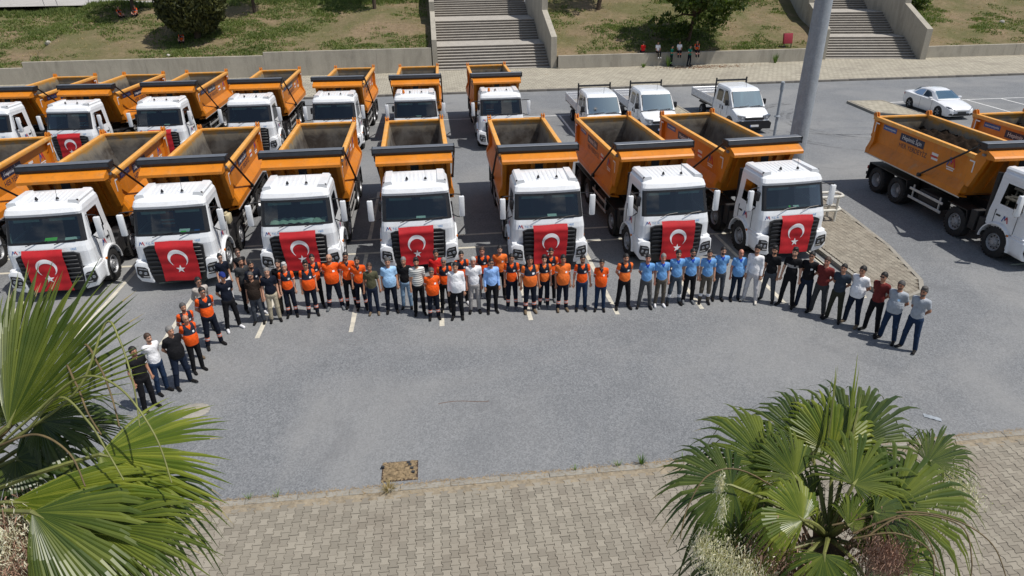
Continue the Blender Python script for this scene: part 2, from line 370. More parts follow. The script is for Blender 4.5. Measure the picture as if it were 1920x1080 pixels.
# kerb stones along the near pavement, each one metre
kb=empty('near_kerb',(0,10.22,0)); struct(kb)
me=MB().bbox(-.497,.497,-.075,.075,-.05,.058,.012).mesh('kerb_stone',[MAT['kerb']],40)
for i in range(-9,17):
    o=obj('kerb_stone',me,kb,(i*1.0+.3,random.uniform(-.006,.006),random.uniform(-.008,.006))); o.rotation_euler=(0,random.uniform(-.006,.006),random.uniform(-.008,.008))

# dry litter and sand along the kerb foot
b=MB()
for i in range(4200):
    x=random.uniform(-6,13); y=10.31+abs(random.gauss(0,.05))*(1 if random.random()<.7 else -3.5); z=.006 if y>10.3 else .064
    if y<10.02: z=.06
    a=random.uniform(0,pi); l=random.uniform(.015,.07); w=.004
    b.add([(x-l*cos(a),y-l*sin(a),z),(x+w*sin(a),y-w*cos(a),z+.006),(x+l*cos(a),y+l*sin(a),z+.003),(x-w*sin(a),y+w*cos(a),z+.006)],[(0,1,2,3)])
stuff(tag(b.build('dry_litter',M('dry_straw',(.33,.24,.13),.9,0,.4,9)),'dry straw litter along the near kerb','litter'))
MAT['weed']=leafm('weed_green',(.06,.13,.02),(.16,.24,.05),.6,.2); MAT['drygrass']=leafm('dry_grass',(.30,.23,.10),(.42,.33,.16),.8,.2)
def tuft(b,x,y,z,n,h,sp,mi=0,w=.006):
    for i in range(n):
        a=random.uniform(0,2*pi); hh=h*random.uniform(.5,1.1); s=sp*random.uniform(.3,1)
        dx,dy=cos(a)*s,sin(a)*s; px,py=-sin(a)*w,cos(a)*w; bx,by=x+cos(a)*s*.25,y+sin(a)*s*.25
        b.add([(bx-px,by-py,z),(bx+px,by+py,z),(bx+dx*.5+px*.7,by+dy*.5+py*.7,z+hh*.65),(bx+dx*.5-px*.7,by+dy*.5-py*.7,z+hh*.65),(bx+dx,by+dy,z+hh)],[(0,1,2,3),(3,2,4)],mi)
for i,(x,n,h,mt,lab) in enumerate([(2.35,14,.13,'weed','small green weed in the kerb joint, leftmost of the four near the right palm'),(3.25,20,.14,'weed','low green weed on the kerb just left of the largest tuft'),(3.75,46,.22,'weed','largest green grass tuft on the near kerb'),(4.65,22,.17,'weed','green grass tuft on the kerb beside the palm leaves'),(-3.6,14,.12,'weed','small weed on the kerb right of the left palm'),(-4.15,12,.11,'weed','tiny weed on the kerb at the left palm tips'),(-1.42,90,.16,'drygrass','dry brown grass clump on the kerb below the drain')]):
    b=MB(); tuft(b,x,10.3 if mt=='weed' else 10.2,.05,n,h,.13 if mt=='weed' else .2); tag(b.build('weed_tuft',MAT[mt]),lab,'weed','weeds along the near kerb')

# ---- manhole patch, drain, plastic sheet, crack
b=MB(); n=40
pts=[(-6.12+.36*cos(2*pi*i/n)*(1+.06*sin(3*i)),13.42+.29*sin(2*pi*i/n)*(1+.07*cos(2.3*i))) for i in range(n)]
b.add([(x,y,.006) for x,y in pts]+[(-6.12+(x+6.12)*.8,13.42+(y-13.42)*.8,.03) for x,y in pts]+[(-6.12,13.42,.035)],[(i,(i+1)%n,n+(i+1)%n,n+i) for i in range(n)]+[(n+i,n+(i+1)%n,2*n) for i in range(n)])
tag(b.build('cement_patch',concrete('cement_patch_mix',(.33,.31,.27),.7,False,4),smooth=60),'rough round cement patch on the asphalt near the left palm','patch')
dr=empty('drain',(-1.23,10.76,0)); tag(dr,'silted rectangular drain full of brown litter by the kerb','drain')
b=MB(); 
def df(u,v):
    x=-.35+.70*u; y=-.27+.54*v; e=min(u,1-u,v,1-v)
    return (x+random.uniform(-.035,.035),y+random.uniform(-.035,.035),.009+.05*min(1,e*6)*random.uniform(.4,1))
b.grid(df,22,16); b.build('silt',M('brown_silt',(.22,.16,.09),.95,0,.5,14,.8,40),dr)
b=MB()
for (x0,x1,y0,y1) in ((-.37,.37,.25,.29),(-.37,.37,-.29,-.25),(-.37,-.33,-.25,.25),(.33,.37,-.25,.25)): b.box(x0,x1,y0,y1,-.02,.007)
b.build('rim',M('rusty_iron',(.07,.045,.03),.8,.3,.4,10),dr)
b=MB()
for x,y in ((.20,.12),(.24,.02),(.17,.19),(.27,-.1),(-.36,.12)): b.prism([(x-.035,y-.02),(x+.03,y-.03),(x+.04,y+.02),(x-.02,y+.03)],'z',.03,.065)
b.build('stone',MAT['dark'],dr)
b=MB(); b.grid(lambda u,v:(10.55+.28*u+.05*v,11.05-.22*u+.12*v,.008+.02*abs(sin(9*u+4*v))*(.3+u*(1-u)*2)),14,6)
tag(b.build('plastic_sheet',M('clear_plastic_sheet',(.30,.33,.36),.45,0,.25,9),smooth=40),'crumpled translucent plastic sheet lying beside the right palm','plastic sheet')
b=MB(); b.tube([(-.41+1.2*t,12.96+.05*sin(t*5),.004) for t in [i/12 for i in range(13)]],.006,4)
tag(b.build('wire',M('rusty_wire',(.16,.08,.04),.9)),'thin rusty wire lying across the middle of the asphalt','wire')

# ---- tyre marks and cracks
def markmat():
    m,nt,p=nodes('tyre_mark'); nt.links.new(mixc(nt,0,(.05,.052,.056),(.05,.052,.056)),p.inputs['Base Color']); p.inputs['Roughness'].default_value=.9
    out=nt.nodes['Material Output']; mx=N(nt,'ShaderNodeMixShader'); tr=N(nt,'ShaderNodeBsdfTransparent'); c=coordn(nt)
    nt.links.new(ramp(nt,noise(nt,1.1,6,.75,c,.5),[(.42,0.),(.75,.5)]),mx.inputs[0]); nt.links.new(tr.outputs[0],mx.inputs[1]); nt.links.new(p.outputs[0],mx.inputs[2]); nt.links.new(mx.outputs[0],out.inputs[0]); return m
MKM=markmat()
def arc(cx,cy,r,a0,a1,w=.22):
    b=MB(); b.grid(lambda u,v:(cx+(r+w*(v-.5))*cos(a0+(a1-a0)*u),cy+(r+w*(v-.5))*sin(a0+(a1-a0)*u),.006),40,1); struct(b.build('tyre_mark',MKM))
for a in ((25.5,38,4.2,1.9,4.4),(25.5,38,4.6,2.0,4.5),(25.2,37.5,6.1,1.8,3.9),(25.2,37.5,6.5,1.8,4.2),(24.5,44,9,3.6,5.6),(3,34,11,-.9,.4),(3,34,11.4,-.9,.5)): arc(*a)
# ---- raised islands
def island(name,poly,h,label,pave_rect=None):
    e=empty(name,(0,0,0)); tag(e,label,'traffic island')
    ctr=(sum(p[0] for p in poly)/len(poly),sum(p[1] for p in poly)/len(poly))
    b=MB(); b.prism(poly,'z',-.02,h-.03); b.build('base',M('island_sand',(.12,.10,.075),.95,0,.3,12),e)
    n=len(poly)
    for i in range(n):
        p,q=Vector((*poly[i],0)),Vector((*poly[(i+1)%n],0)); d=q-p; L=d.length; k=max(1,round(L)); t=d/L; nn=Vector((t.y,-t.x,0))
        if (Vector((*ctr,0))-p).dot(nn)>0: nn=-nn
        for j in range(k):
            a=p+t*(L*j/k+.004); c=p+t*(L*(j+1)/k-.004); bb=MB()
            pr=[a+nn*.07,c+nn*.07,c-nn*.06,a-nn*.06]
            bb.prism([(v.x,v.y) for v in pr],'z',-.02,h+random.uniform(-.004,.004)); bb.build('kerb_stone',MAT['kerb'],e)
    return e
def inside(p,poly):
    r=False; n=len(poly)
    for i in range(n):
        (x1,y1),(x2,y2)=poly[i],poly[(i+1)%n]
        if (y1>p[1])!=(y2>p[1]) and p[0]<(x2-x1)*(p[1]-y1)/(y2-y1)+x1: r=not r
    return r
ip=[(12.95,30),(12.95,17.6),(13.15,16.75),(13.7,16.35),(14.35,16.6),(14.8,17.3),(15.45,20.0),(15.8,23.4),(15.9,30)]
isl=island('paved_island',ip,.15,'paved traffic island with kerb beside the rightmost front row truck')
b=MB()
shr=[(p[0]+(.08 if p[0]<14 else -.08),p[1]+(.08 if p[1]<20 else -.08)) for p in ip]
for c in paver_cells(12.9,16.0,16.3,30):
    if inside(c,shr):
        dz=.15+random.uniform(-.004,.004); b.add([(x+c[0],y+c[1],z+dz) for x,y,z in PV],PF)
stuff(b.build('paver_field',MAT['paver'],isl))
ip2=[(27.6,43.1),(27.35,39.6),(29.95,37.6),(29.95,42.9)]
is2=island('kerbed_island',ip2,.15,'small paved kerbed island left of the white sedan')
b=MB(); b.prism([(27.72,43.0),(27.48,39.7),(29.85,37.8),(29.85,42.8)],'z',.02,.146); b.build('paving',MAT['farpave'],is2)
ip3=[(14.1,43.6),(14.1,38.4),(15.9,38.4),(15.9,43.6)]
is3=island('kerbed_island',ip3,.15,'small paved island between the middle and right pickups')
b=MB(); b.prism([(14.2,43.5),(14.2,38.5),(15.8,38.5),(15.8,43.5)],'z',.02,.146); b.build('paving',MAT['farpave'],is3)

# ---- far pavement and kerb
fp=MB().box(-120,140,50.95,61.2,-.05,.14).build('far_pavement',MAT['farpave']); struct(fp)
fk=empty('far_kerb',(0,50.85,0)); struct(fk)
me=MB().bbox(-.745,.745,-.09,.1,-.05,.15,.015).mesh('kerb_stone',[concrete('far_kerb_concrete',(.20,.185,.165),.5,False,2)],40)
for i in range(-14,40): obj('kerb_stone',me,fk,(i*1.5,0,random.uniform(-.008,.008)))

# ---- hillside
SX0,SX1=-.02,10.42
def hz(x,y):
    base=1.30 if x<-33.2 else 1.75 if x<5 else (1.12 if x<40 else 1.0)
    t=max(0,min(y,75.0+.02*x)-60.4)
    z=base+(.245 if x<5 else .26)*t
    return z+.12*sin(x*.37+y*.6)*min(1,t/3)+.07*sin(x*1.1-y*.8)*min(1,t/3)
def rs(y): return .19*(y-60.2)          # sideways drift of the right staircase
def hillpatch(name,xa,xb,nx,ny,y0=60.42,y1=104):
    b=MB()
    def f(u,v):
        y=y0+(y1-y0)*v**1.5; x0=xa(y) if callable(xa) else xa; x1=xb(y) if callable(xb) else xb
        x=x0+(x1-x0)*u; return (x,y,hz(x,y))
    b.grid(f,nx,ny); return struct(b.build(name,MAT['soil'],smooth=60))
hillpatch('hillside',-95,-.05,120,50); hillpatch('hillside',10.45,lambda y:35.2+rs(y),60,50); hillpatch('hillside',lambda y:45.0+rs(y),110,90,50)
struct(MB().grid(lambda u,v:(-110+110*u,74.9+40*v,hz(-30,80)+.06),1,1).build('upper_road',concrete('upper_road_concrete',(.42,.40,.37),.3,False,.4)))
for i,(a,c) in enumerate([((-60,79.5),(-18,76.2)),((-44,77.2),(-30,84)),((-35,76.8),(-20,84)),((-24,76.4),(-10,84))]):
    p,q=Vector((*a,0)),Vector((*c,0)); t=(q-p).normalized(); nn=Vector((-t.y,t.x,0))*.07; z=hz(-30,80)+.065
    o=MB().add([(p.x-nn.x,p.y-nn.y,z),(q.x-nn.x,q.y-nn.y,z),(q.x+nn.x,q.y+nn.y,z),(p.x+nn.x,p.y+nn.y,z)],[(0,1,2,3)]).build('road_line',MAT['linew']); struct(o)
for i,x in enumerate((-46.0,-43.3,-37.6,-36.4,-33.4,-32.2,-27.4,-26.2,-21.6,-20.4)):
    b=MB(); z0=hz(x,75.4); b.tube([(x,75.4,z0-.1),(x-.12,75.4,z0+2.4)],.035,6)
    tag(b.build('fence_post',M('grey_post',(.25,.25,.25),.7)),'thin grey post at the upper road edge, number %s from the left'%['one','two','three','four','five','six','seven','eight','nine','ten'][i],'post','posts along the upper road')

# ---- retaining walls
def wall(x0,x1,y,segs,label,th=.28,base=-.02):
    e=empty('retaining_wall',((x0+x1)/2,y,0)); tag(e,label,'wall'); cx=(x0+x1)/2
    for a,c,z in segs:
        k=max(1,round((c-a)/4.8)); w=(c-a)/k
        for j in range(k):
            b=MB(); b.bbox(a+w*j+.0015-cx,a+w*(j+1)-.0015-cx,-th/2+.01*(j%2),th/2,base,z,.012,1); b.build('wall_panel',MAT['conc'],e)
    return e
wall(-95,-.25,60.5,[(-95,-33.2,1.42),(-33.2,-14.2,1.86),(-14.2,-.25,2.12)],'long grey concrete retaining wall behind the left trucks')
wall(10.72,35.05,60.15,[(10.72,35.05,1.22)],'grey concrete retaining wall with seated people between the two staircases')
wall(44.5,110,59.95,[(44.5,110,1.14)],'grey concrete retaining wall right of the right staircase')

# ---- staircases
def stairs(loc,rz,W,flights,label,walls):
    e=empty('staircase',loc,rz); tag(e,label,'staircase')
    y=0;z=0
    me=None
    for n,run,rise,land in flights:
        for k in range(n):
            z+=rise; last=(k==n-1); d=land if last else run
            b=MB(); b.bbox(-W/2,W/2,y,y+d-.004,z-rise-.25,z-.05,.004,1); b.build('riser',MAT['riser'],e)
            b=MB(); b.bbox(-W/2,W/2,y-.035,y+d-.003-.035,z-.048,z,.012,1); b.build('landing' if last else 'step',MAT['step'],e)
            y+=d
    for side,poly,th in walls:
        for (pl,tt) in poly:
            b=MB(); x=side*(W/2+.012); x1=x+side*tt; b.prism(pl,'x',min(x,x1),max(x,x1)); b.build('side_wall',MAT['conc'],e)
    return e
MAT['riser']=concrete('shaded_stained_riser_concrete',(.23,.205,.18),.6,True,1.6)  # riser shade put into the darker base colour, with stain streaks over it
LW=[([(-.5,-.1),(-.5,2.75),(5.4,4.55),(5.4,-.1)],.42),([(5.41,-.1),(5.41,5.35),(17.0,8.6),(17.0,-.1)],.46)]
RW=[([(-.55,-.1),(-.55,2.75),(4.9,4.5),(4.9,-.1)],.5),([(4.91,-.1),(4.91,5.6),(17.0,8.9),(17.0,-.1)],.54)]
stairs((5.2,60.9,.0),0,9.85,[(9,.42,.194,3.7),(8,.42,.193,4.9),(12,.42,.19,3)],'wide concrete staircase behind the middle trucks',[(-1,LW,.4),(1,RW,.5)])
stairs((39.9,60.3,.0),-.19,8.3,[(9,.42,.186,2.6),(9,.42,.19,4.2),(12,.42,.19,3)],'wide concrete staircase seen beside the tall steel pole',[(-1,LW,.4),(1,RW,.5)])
# ================================================================== tipper truck (faces -y, origin on the ground under the bumper)
def mirror_x(fn):
    for s in (-1,1): fn(s)
def wheel_mesh(R,w,rimr,n=28):
    b=MB(); h=w/2
    b.lathe([(-h*.75,rimr),(-h,rimr+.03),(-h,R*.88),(-h*.85,R*.97),(-h*.5,R),(h*.5,R),(h*.85,R*.97),(h,R*.88),(h,rimr+.03),(h*.75,rimr)],n,'x',close=True)
    for k in range(n):                                   # tread blocks
        a=2*pi*k/n; ca,sa=cos(a),sin(a)
        for s in (-1,1):
            vs=[(s*h*q,(R+e)*cos(a+d),(R+e)*sin(a+d)) for q in (.25,.9) for e in (-.02,.012) for d in (-.06,.06)]
            b.add(vs,[(0,1,3,2),(4,6,7,5),(0,4,5,1),(2,3,7,6),(0,2,6,4),(1,5,7,3)])
    return b.mesh('wheel',[MAT['rubber']],40)
def rim_mesh(w,rimr,side,front):
    b=MB(); s=side; h=w/2
    d=.02 if front else -.1
    b.lathe([(s*h*.8,rimr+.008),(s*h*.95,rimr-.012),(s*(h*.5),rimr-.045),(s*(h*.35+d),rimr-.09),(s*(h*.42+d),rimr*.55),(s*(h*.75+d),rimr*.5),(s*(h*.8+d),rimr*.32),(s*(h*1.0+d),rimr*.28),(s*(h*1.0+d),.01)],24,'x',cap0=False)
    for k in range(10):
        a=2*pi*k/10; y,z=rimr*.70*cos(a),rimr*.70*sin(a); x=s*(h*.40+d)
        b.lathe([(x-.012,.030),(x+s*.022,.030)],8,'x',(0,y,z),mi=1)
    for k in range(10):
        a=2*pi*(k+.5)/10; b.lathe([(s*(h*.74+d),.016),(s*(h*.74+d)+s*.035,.014)],6,'x',(0,rimr*.42*cos(a),rimr*.42*sin(a)))
    return b.mesh('rim',[MAT['rim'],MAT['black']],40)

def make_truck():
    t=empty('tipper_truck')
    W=MAT['white']
    # ---- cab shell as a loft of rounded rings
    def ring(z,yf,w,r,yr,yA,yB):
        P=[(0,yf),(w*.5,yf+.015),(w-r,yf+.05)]
        for a in (30,60): P.append((w-r+r*sin(radians(a)),yf+.05+r*(1-cos(radians(a)))))
        P+=[(w,yf+.05+r),(w,yA),(w,yB),(w,yr-.06),(w-.07,yr),(0,yr)]
        return [(x,y,z) for x,y in P]
    LV=[(1.02,.10,1.20,.20,1.95,.75,1.62),(1.5,.09,1.19,.20,1.95,.72,1.62),(1.66,.12,1.165,.19,1.95,.66,1.62),(1.80,.17,1.14,.16,1.95,.62,1.60),(1.87,.195,1.135,.155,1.95,.64,1.60),
        (2.51,.435,1.09,.14,1.95,.80,1.56),(2.58,.455,1.085,.14,1.95,.83,1.56),(2.66,.43,1.085,.16,1.95,.83,1.58),(2.78,.50,1.06,.2,1.95,.86,1.58),(2.85,.62,1.0,.24,1.95,.95,1.58)]
    rings=[ring(*l) for l in LV]
    np_=len(rings[0]); body=MB(); glass=MB(); frit=MB(); winL=MB(); winR=MB(); wfr=[MB(),MB()]
    for i in range(len(LV)-1):
        for j in range(np_-1):
            for s in (1,-1):
                q=[rings[i][j],rings[i][j+1],rings[i+1][j+1],rings[i+1][j]]
                q=[(x*s,y,z) for x,y,z in q]
                tgt=body
                if i in (3,4,5):
                    if j in (0,1): tgt=glass if i==4 else frit
                    elif j in (2,3): tgt=frit
                    elif j==6 and i in (3,4): tgt=winL if s>0 else winR
                    elif j==6: tgt=wfr[s>0]
                tgt.add(q,[(0,1,2,3)])
    top=rings[-1]; rf=[(x,y,z) for x,y,z in top]+[(-x,y,z) for x,y,z in top[1:-1]][::-1]
    n=len(rf); cz=2.93
    def rz(y): return 2.86+.055*min(1,max(0,(y-.6)/1.3))
    inner=[(x*.86,.62+(y-.62)*.95+.06,2.885+.05*min(1,max(0,(y-.6)/1.2))) for x,y,z in rf]
    body.add(rf+inner,[(k,(k+1)%n,n+(k+1)%n,n+k) for k in range(n)]+[list(range(n,2*n))])
    cab=body.build('cab_body',W,t,38)
    for k in range(9):
        x=-.56+.14*k; bb=MB(); bb.prism([(.80,2.88),(1.82,2.92),(1.80,2.9405),(.84,2.8985)],'x',x-.03,x+.03); bb.build('roof_rib',W,cab)
    for s in (-1,1):
        bb=MB(); bb.prism([(s*.70,2.86),(s*1.0,2.82),(s*1.0,2.91),(s*.95,2.965),(s*.74,2.975)],'y',.72,1.93); bb.build('roof_shoulder',W,cab)
    ws=glass.build('windshield',MAT['glass'],t,60); frit.build('windshield_frame',MAT['black'],ws,60)
    winL.build('side_window',MAT['glass'],t); winR.build('side_window',MAT['glass'],t); wfr[0].build('window_trim',W,t); wfr[1].build('window_trim',W,t)
    # wipers
    for x0,x1 in ((-.55,.05),(.25,.85)):
        MB().tube([(x0,.10,1.79),((x0+x1)/2,.17,1.86),(x1,.185,1.885)],.012,5).build('wiper',MAT['black'],ws)
    # interior
    b=MB(); b.box(-1.05,1.05,1.80,1.86,1.05,2.75); b.box(-1.05,1.05,.45,1.8,1.02,1.06); b.box(-1.05,1.05,.62,1.84,2.60,2.64); b.box(-1.06,-1.0,.3,1.8,1.05,1.78); b.box(1.0,1.06,.3,1.8,1.05,1.78)
    it=b.build('cab_interior',MAT['dark'],t)
    b=MB(); b.bbox(-1.02,1.02,.30,.72,1.50,1.78,.06); b.build('dashboard',MAT['dark'],it,40)
    for s in (-1,1):
        b=MB(); b.bbox(s*.55-.26,s*.55+.26,1.1,1.62,1.35,1.5,.05); b.bbox(s*.55-.25,s*.55+.25,1.5,1.66,1.45,2.1,.05); b.bbox(s*.55-.14,s*.55+.14,1.52,1.62,2.1,2.3,.04); b.build('seat',MAT['seat'],it,40)
        b=MB(); b.bbox(s*.5-.36,s*.5+.36,.52,.545,2.40,2.55,.01); b.build('sun_visor',MAT['visor'],it)
    b=MB()
    for k in range(20):
        a0,a1=2*pi*k/20,2*pi*(k+1)/20
        b.tube([(.55+.22*cos(a),.86+.10*sin(a),1.80+.19*sin(a)) for a in (a0,a1)],.018,5)
    b.build('steering_wheel',MAT['black'],it)
    # roof fittings
    for x in (-.95,.95): MB().bbox(x-.05,x+.05,.73,.80,2.90,2.965,.012).build('marker_lamp',MAT['black'],t)
    MB().lathe([(0,.05),(.03,.045),(.09,.02),(.10,.005)],10,'z',(-.25,.98,2.94)).build('roof_antenna',MAT['black'],t)
    b=MB(); b.lathe([(0,.05),(.03,.045),(.07,.02)],10,'z',(.35,.95,2.94)); b.tube([(.35,.95,2.98),(.35,1.02,3.32)],.006,5); b.build('roof_antenna',MAT['black'],t)
    # ---- front: grille, bumper corners, lamps
    b=MB(); b.prism([(-.88,1.47),(-.72,1.54),(.72,1.54),(.88,1.47),(.86,1.04),(.84,.36),(-.84,.36),(-.86,1.04)],'y',.015,.09)
    gr=b.build('grille',MAT['black'],t)
    for k,z in enumerate((1.42,1.29,1.16,1.02,.86,.72,.58)):
        hw=.82 if z>1.0 else .80
        bb=MB(); bb.bbox(-hw,hw,-.035,.03,z-.03,z+.03,.012,1); bb.build('slat',MAT['chassisg'],gr,50)
    def corner(s):
        poly=[(.86,1.0),(1.13,1.05),(1.265,.95),(1.275,.54),(1.17,.38),(.80,.30),(.78,.38),(.84,.66)]
        bm=bmesh.new(); pts=[(s*x,z) for x,z in poly]
        v0=[bm.verts.new((x,-.02+.10*max(0,abs(x)-.7)**1.6,z)) for x,z in pts]; v1=[bm.verts.new((x*.995,.72,z)) for x,z in pts]; k=len(pts)
        bm.faces.new(v0); bm.faces.new(v1)
        for i in range(k): bm.faces.new((v0[i],v0[(i+1)%k],v1[(i+1)%k],v1[i]))
        bmesh.ops.recalc_face_normals(bm,faces=bm.faces); bmesh.ops.bevel(bm,geom=bm.edges[:],offset=.03,segments=2,profile=.5,affect='EDGES')
        bp=MB().bm(bm).build('bumper_corner',W,t,40)
        b=MB(); b.prism([(s*.89,.80),(s*.96,.86),(s*1.19,.90),(s*1.22,.66),(s*1.13,.52),(s*.88,.49)],'y',-.032,.08); hl=b.build('headlight',MAT['black'],t)
        for cx,cz in ((.98,.66),(1.12,.70)): MB().lathe([(-.040,.01),(-.044,.040),(-.034,.052),(0,.052)],14,'y',(s*cx,0,cz)).build('lamp',MAT['lens'],hl,40)
        b=MB(); b.prism([(s*.90,.80),(s*1.14,.86),(s*1.15,.82),(s*.90,.765)],'y',-.042,-.02); b.build('light_bar',MAT['lens'],hl)
        b=MB(); b.prism([(s*.87,.555),(s*1.06,.575),(s*1.06,.55),(s*.87,.525)],'y',-.042,-.02); b.build('light_bar',MAT['chrome'],hl)
    mirror_x(corner)
    b=MB(); b.prism([(-.80,.36),(.80,.36),(.72,.28),(-.72,.28)],'y',.03,.5); b.build('lower_bumper',MAT['chassis'],t)
    # fenders and steps
    def fend(s):
        R0,R1=.60,.67; b=MB(); cy,cz=1.28,.53; A=[radians(a) for a in range(-8,190,11)]
        prof=[(1.0,R1),(1.24,R1),(1.285,R1-.03),(1.285,R0),(1.0,R0)]
        for i in range(len(A)-1):
            vs=[]
            for a in (A[i],A[i+1]):
                for x,r in prof: vs.append((s*x,cy-r*cos(a)*1.06,cz+r*sin(a)*1.04))
            k=len(prof); b.add(vs,[(q,(q+1)%k,k+(q+1)%k,k+q) for q in range(k)])
        b.build('fender',W,t,35)
        b=MB(); b.bbox(s*1.10-.13,s*1.10+.13,.09,.66,.93,1.06,.04); b.build('fender_panel',W,t,40)
        b=MB(); b.bbox(s*1.13-.1,s*1.13+.12,1.88,2.15,.55,1.15,.02); b.build('cab_step',MAT['chassis'],t)
        b=MB(); b.box(s*1.207-.004,s*1.207+.004,.66,.672,1.05,1.78); b.box(s*1.19-.018,s*1.19+.018,1.60,1.612,1.05,1.60); b.build('door_seam',MAT['dark'],t)
        b=MB(); b.bbox(s*1.20-.02,s*1.20+.02,1.36,1.54,1.42,1.47,.01); b.build('door_handle',MAT['black'],t)
        b=MB(); b.bbox(s*1.27-.015,s*1.27+.03,.73,.82,.93,1.0,.01); b.build('side_marker',MAT['amber'],t)
        # mirrors
        arm=MB(); arm.tube([(s*1.10,.70,2.46),(s*1.30,.58,2.50),(s*1.47,.50,2.50),(s*1.48,.5,2.44)],.018,6); arm.tube([(s*1.15,.66,1.78),(s*1.32,.58,1.72),(s*1.47,.52,1.74),(s*1.48,.5,1.8)],.018,6)
        ar=arm.build('mirror_arm',MAT['black'],t)
        b=MB(); b.bbox(s*1.47-.09,s*1.47+.09,.42,.55,1.76,2.46,.035); mh=b.build('mirror_housing',W,t,45)
        b=MB(); b.box(s*1.47-.07,s*1.47+.07,.552,.562,1.80,2.42); b.build('mirror_glass',MAT['mirror'],mh)
        b=MB(); b.bbox(s*1.56-.012,s*1.56+.015,.47,.53,2.02,2.2,.008); b.build('mirror_notch',MAT['black'],mh)
    mirror_x(fend)
    b=MB(); b.bbox(-1.22,-1.08,.52,.72,2.05,2.35,.03); b.build('blind_spot_mirror',MAT['black'],t,40)
    b=MB(); b.box(-.98,.98,1.96,2.08,1.1,2.7); b.build('cab_back_panel',MAT['dark'],t)
    MB().tube([(-.98,2.12,1.0),(-.98,2.12,2.7)],.09,10).build('air_intake',MAT['black'],t)
    # ---- chassis
    b=MB()
    for s in (-1,1): b.box(s*.42-.04,s*.42+.04,.5,9.0,.72,1.02)
    for y in (2.2,4.6,5.8,7.45,8.9): b.box(-.42,.42,y-.06,y+.06,.76,.98)
    b.box(-.5,.5,.5,1.9,.55,1.02)
    ch=b.build('chassis',MAT['chassis'],t)
    AX=(1.28,3.2,6.75,8.15)
    for y in AX: MB().tube([(-1.0,y,.53),(1.0,y,.53)],.09,8).build('axle',MAT['chassis'],ch)
    wf=wheel_mesh(.535,.33,.30); wr=wheel_mesh(.535,.56,.30)
    for i,y in enumerate(AX):
        for s in (-1,1):
            fr=i<2; w=.33 if fr else .56; x=s*(1.075 if fr else .965)
            o=obj('wheel',wf if fr else wr,t,(x,y,.535)); obj('rim',RIM[(fr,s)],o)
    def side(s):
        b=MB(); b.bbox(s*1.0-.2,s*1.0+.2,2.3,2.62,.55,1.25,.03); b.build('battery_box',MAT['chassis'],t)
        b=MB(); b.bbox(s*.86-.3,s*.86+.3,4.35,5.5,.5,1.05,.08); b.build('fuel_tank',MAT['chassis'],t,40)
        g=MB(); 
        for z in (.58,.92): g.bbox(s*1.22-.02,s*1.22+.02,4.0,5.95,z-.05,z+.05,.01,1)
        for y in (4.2,5.75): g.box(s*1.19-.02,s*1.19+.02,y-.03,y+.03,.55,1.1)
        g.build('side_guard',MAT['alu'],t)
        for y0,y1 in ((2.75,3.75),(6.2,8.75)):
            b=MB(); b.box(s*1.0-.26,s*1.0+.26,y0,y1,1.12,1.15); b.prism([(y0-.12,.75),(y0-.10,.75),(y0+.01,1.15),(y0-.03,1.15)],'x',s*.72,s*1.26); b.build('mudguard',MAT['black'],t)
        b=MB(); b.prism([(8.80,.40),(8.83,.40),(8.77,1.15),(8.74,1.15)],'x',s*.66,s*1.27); b.build('mud_flap',MAT['black'],t)
        b=MB(); b.bbox(s*.95-.2,s*.95+.2,9.0,9.06,.78,.92,.01); b.build('tail_lamp',MAT['redlens'],t)
    mirror_x(side)
    b=MB(); b.bbox(-1.2,1.2,8.92,9.0,.55,.68,.01); b.build('rear_underrun_bar',MAT['chassis'],t)
    # ---- tipper bed
    OR=MAT['orange']
    def bedside(s):
        poly=[(1.08,2.90),(1.10,2.90),(1.10,1.98),(1.33,1.68),(1.33,1.46),(.95,1.40),(.95,1.44),(1.27,1.50),(1.27,1.66),(1.08,1.94)]
        b=MB(); b.prism([(s*x,z) for x,z in poly],'y',3.3,9.22); w=b.build('bed_side',OR,t)
        b=MB(); b.bbox(s*1.165-.085,s*1.165+.085,3.12,9.28,2.88,3.03,.025); b.build('top_rail',MAT['rail'],t,40)
        b=MB(); b.box(s*1.332-.008,s*1.332+.01,3.2,9.22,1.44,1.48); b.build('reflector_strip',MAT['alu'],w)
        for y in (3.34,5.1,7.15,9.05):
            if y in (3.34,9.05):
                b=MB(); b.prism([(s*1.09,2.88),(s*1.245,2.88),(s*1.22,2.02),(s*1.345,1.70),(s*1.345,1.6),(s*1.09,1.6)],'y',y-.11,y+.12); b.build('post',OR,w)
        # rear hinge lugs
        b=MB()
        for dx in (-.05,.05): b.prism([(9.05,3.02),(9.32,3.02),(9.30,3.14),(9.22,3.20),(9.12,3.18)],'x',s*1.17+dx-.018,s*1.17+dx+.018)
        b.tube([(s*1.17-.09,9.2,3.10),(s*1.17+.09,9.2,3.10)],.035,8)
        b.build('hinge_lug',OR,w)
        # front wing
        b=MB(); b.prism([(3.75,3.0),(3.15,3.0),(2.78,3.34),(2.62,3.34),(2.62,2.95),(3.05,1.9),(3.32,1.9),(3.32,2.86)],'x',s*1.10,s*1.24); b.build('front_wing',OR,t)
        # corner reflectors
        for y,dz in ((9.0,1),(3.05,1)):
            b=MB(); X=s*1.252 if y>5 else s*1.246
            sg=-1 if y>5 else 1
            b.box(min(X,X+s*.004),max(X,X+s*.004),min(y,y+sg*.05),max(y,y+sg*.05),2.42,2.82); b.box(min(X,X+s*.004),max(X,X+s*.004),min(y+sg*.05,y+sg*.26),max(y+sg*.05,y+sg*.26),2.77,2.82)
            b.build('corner_marking',MAT['wsticker'],w)
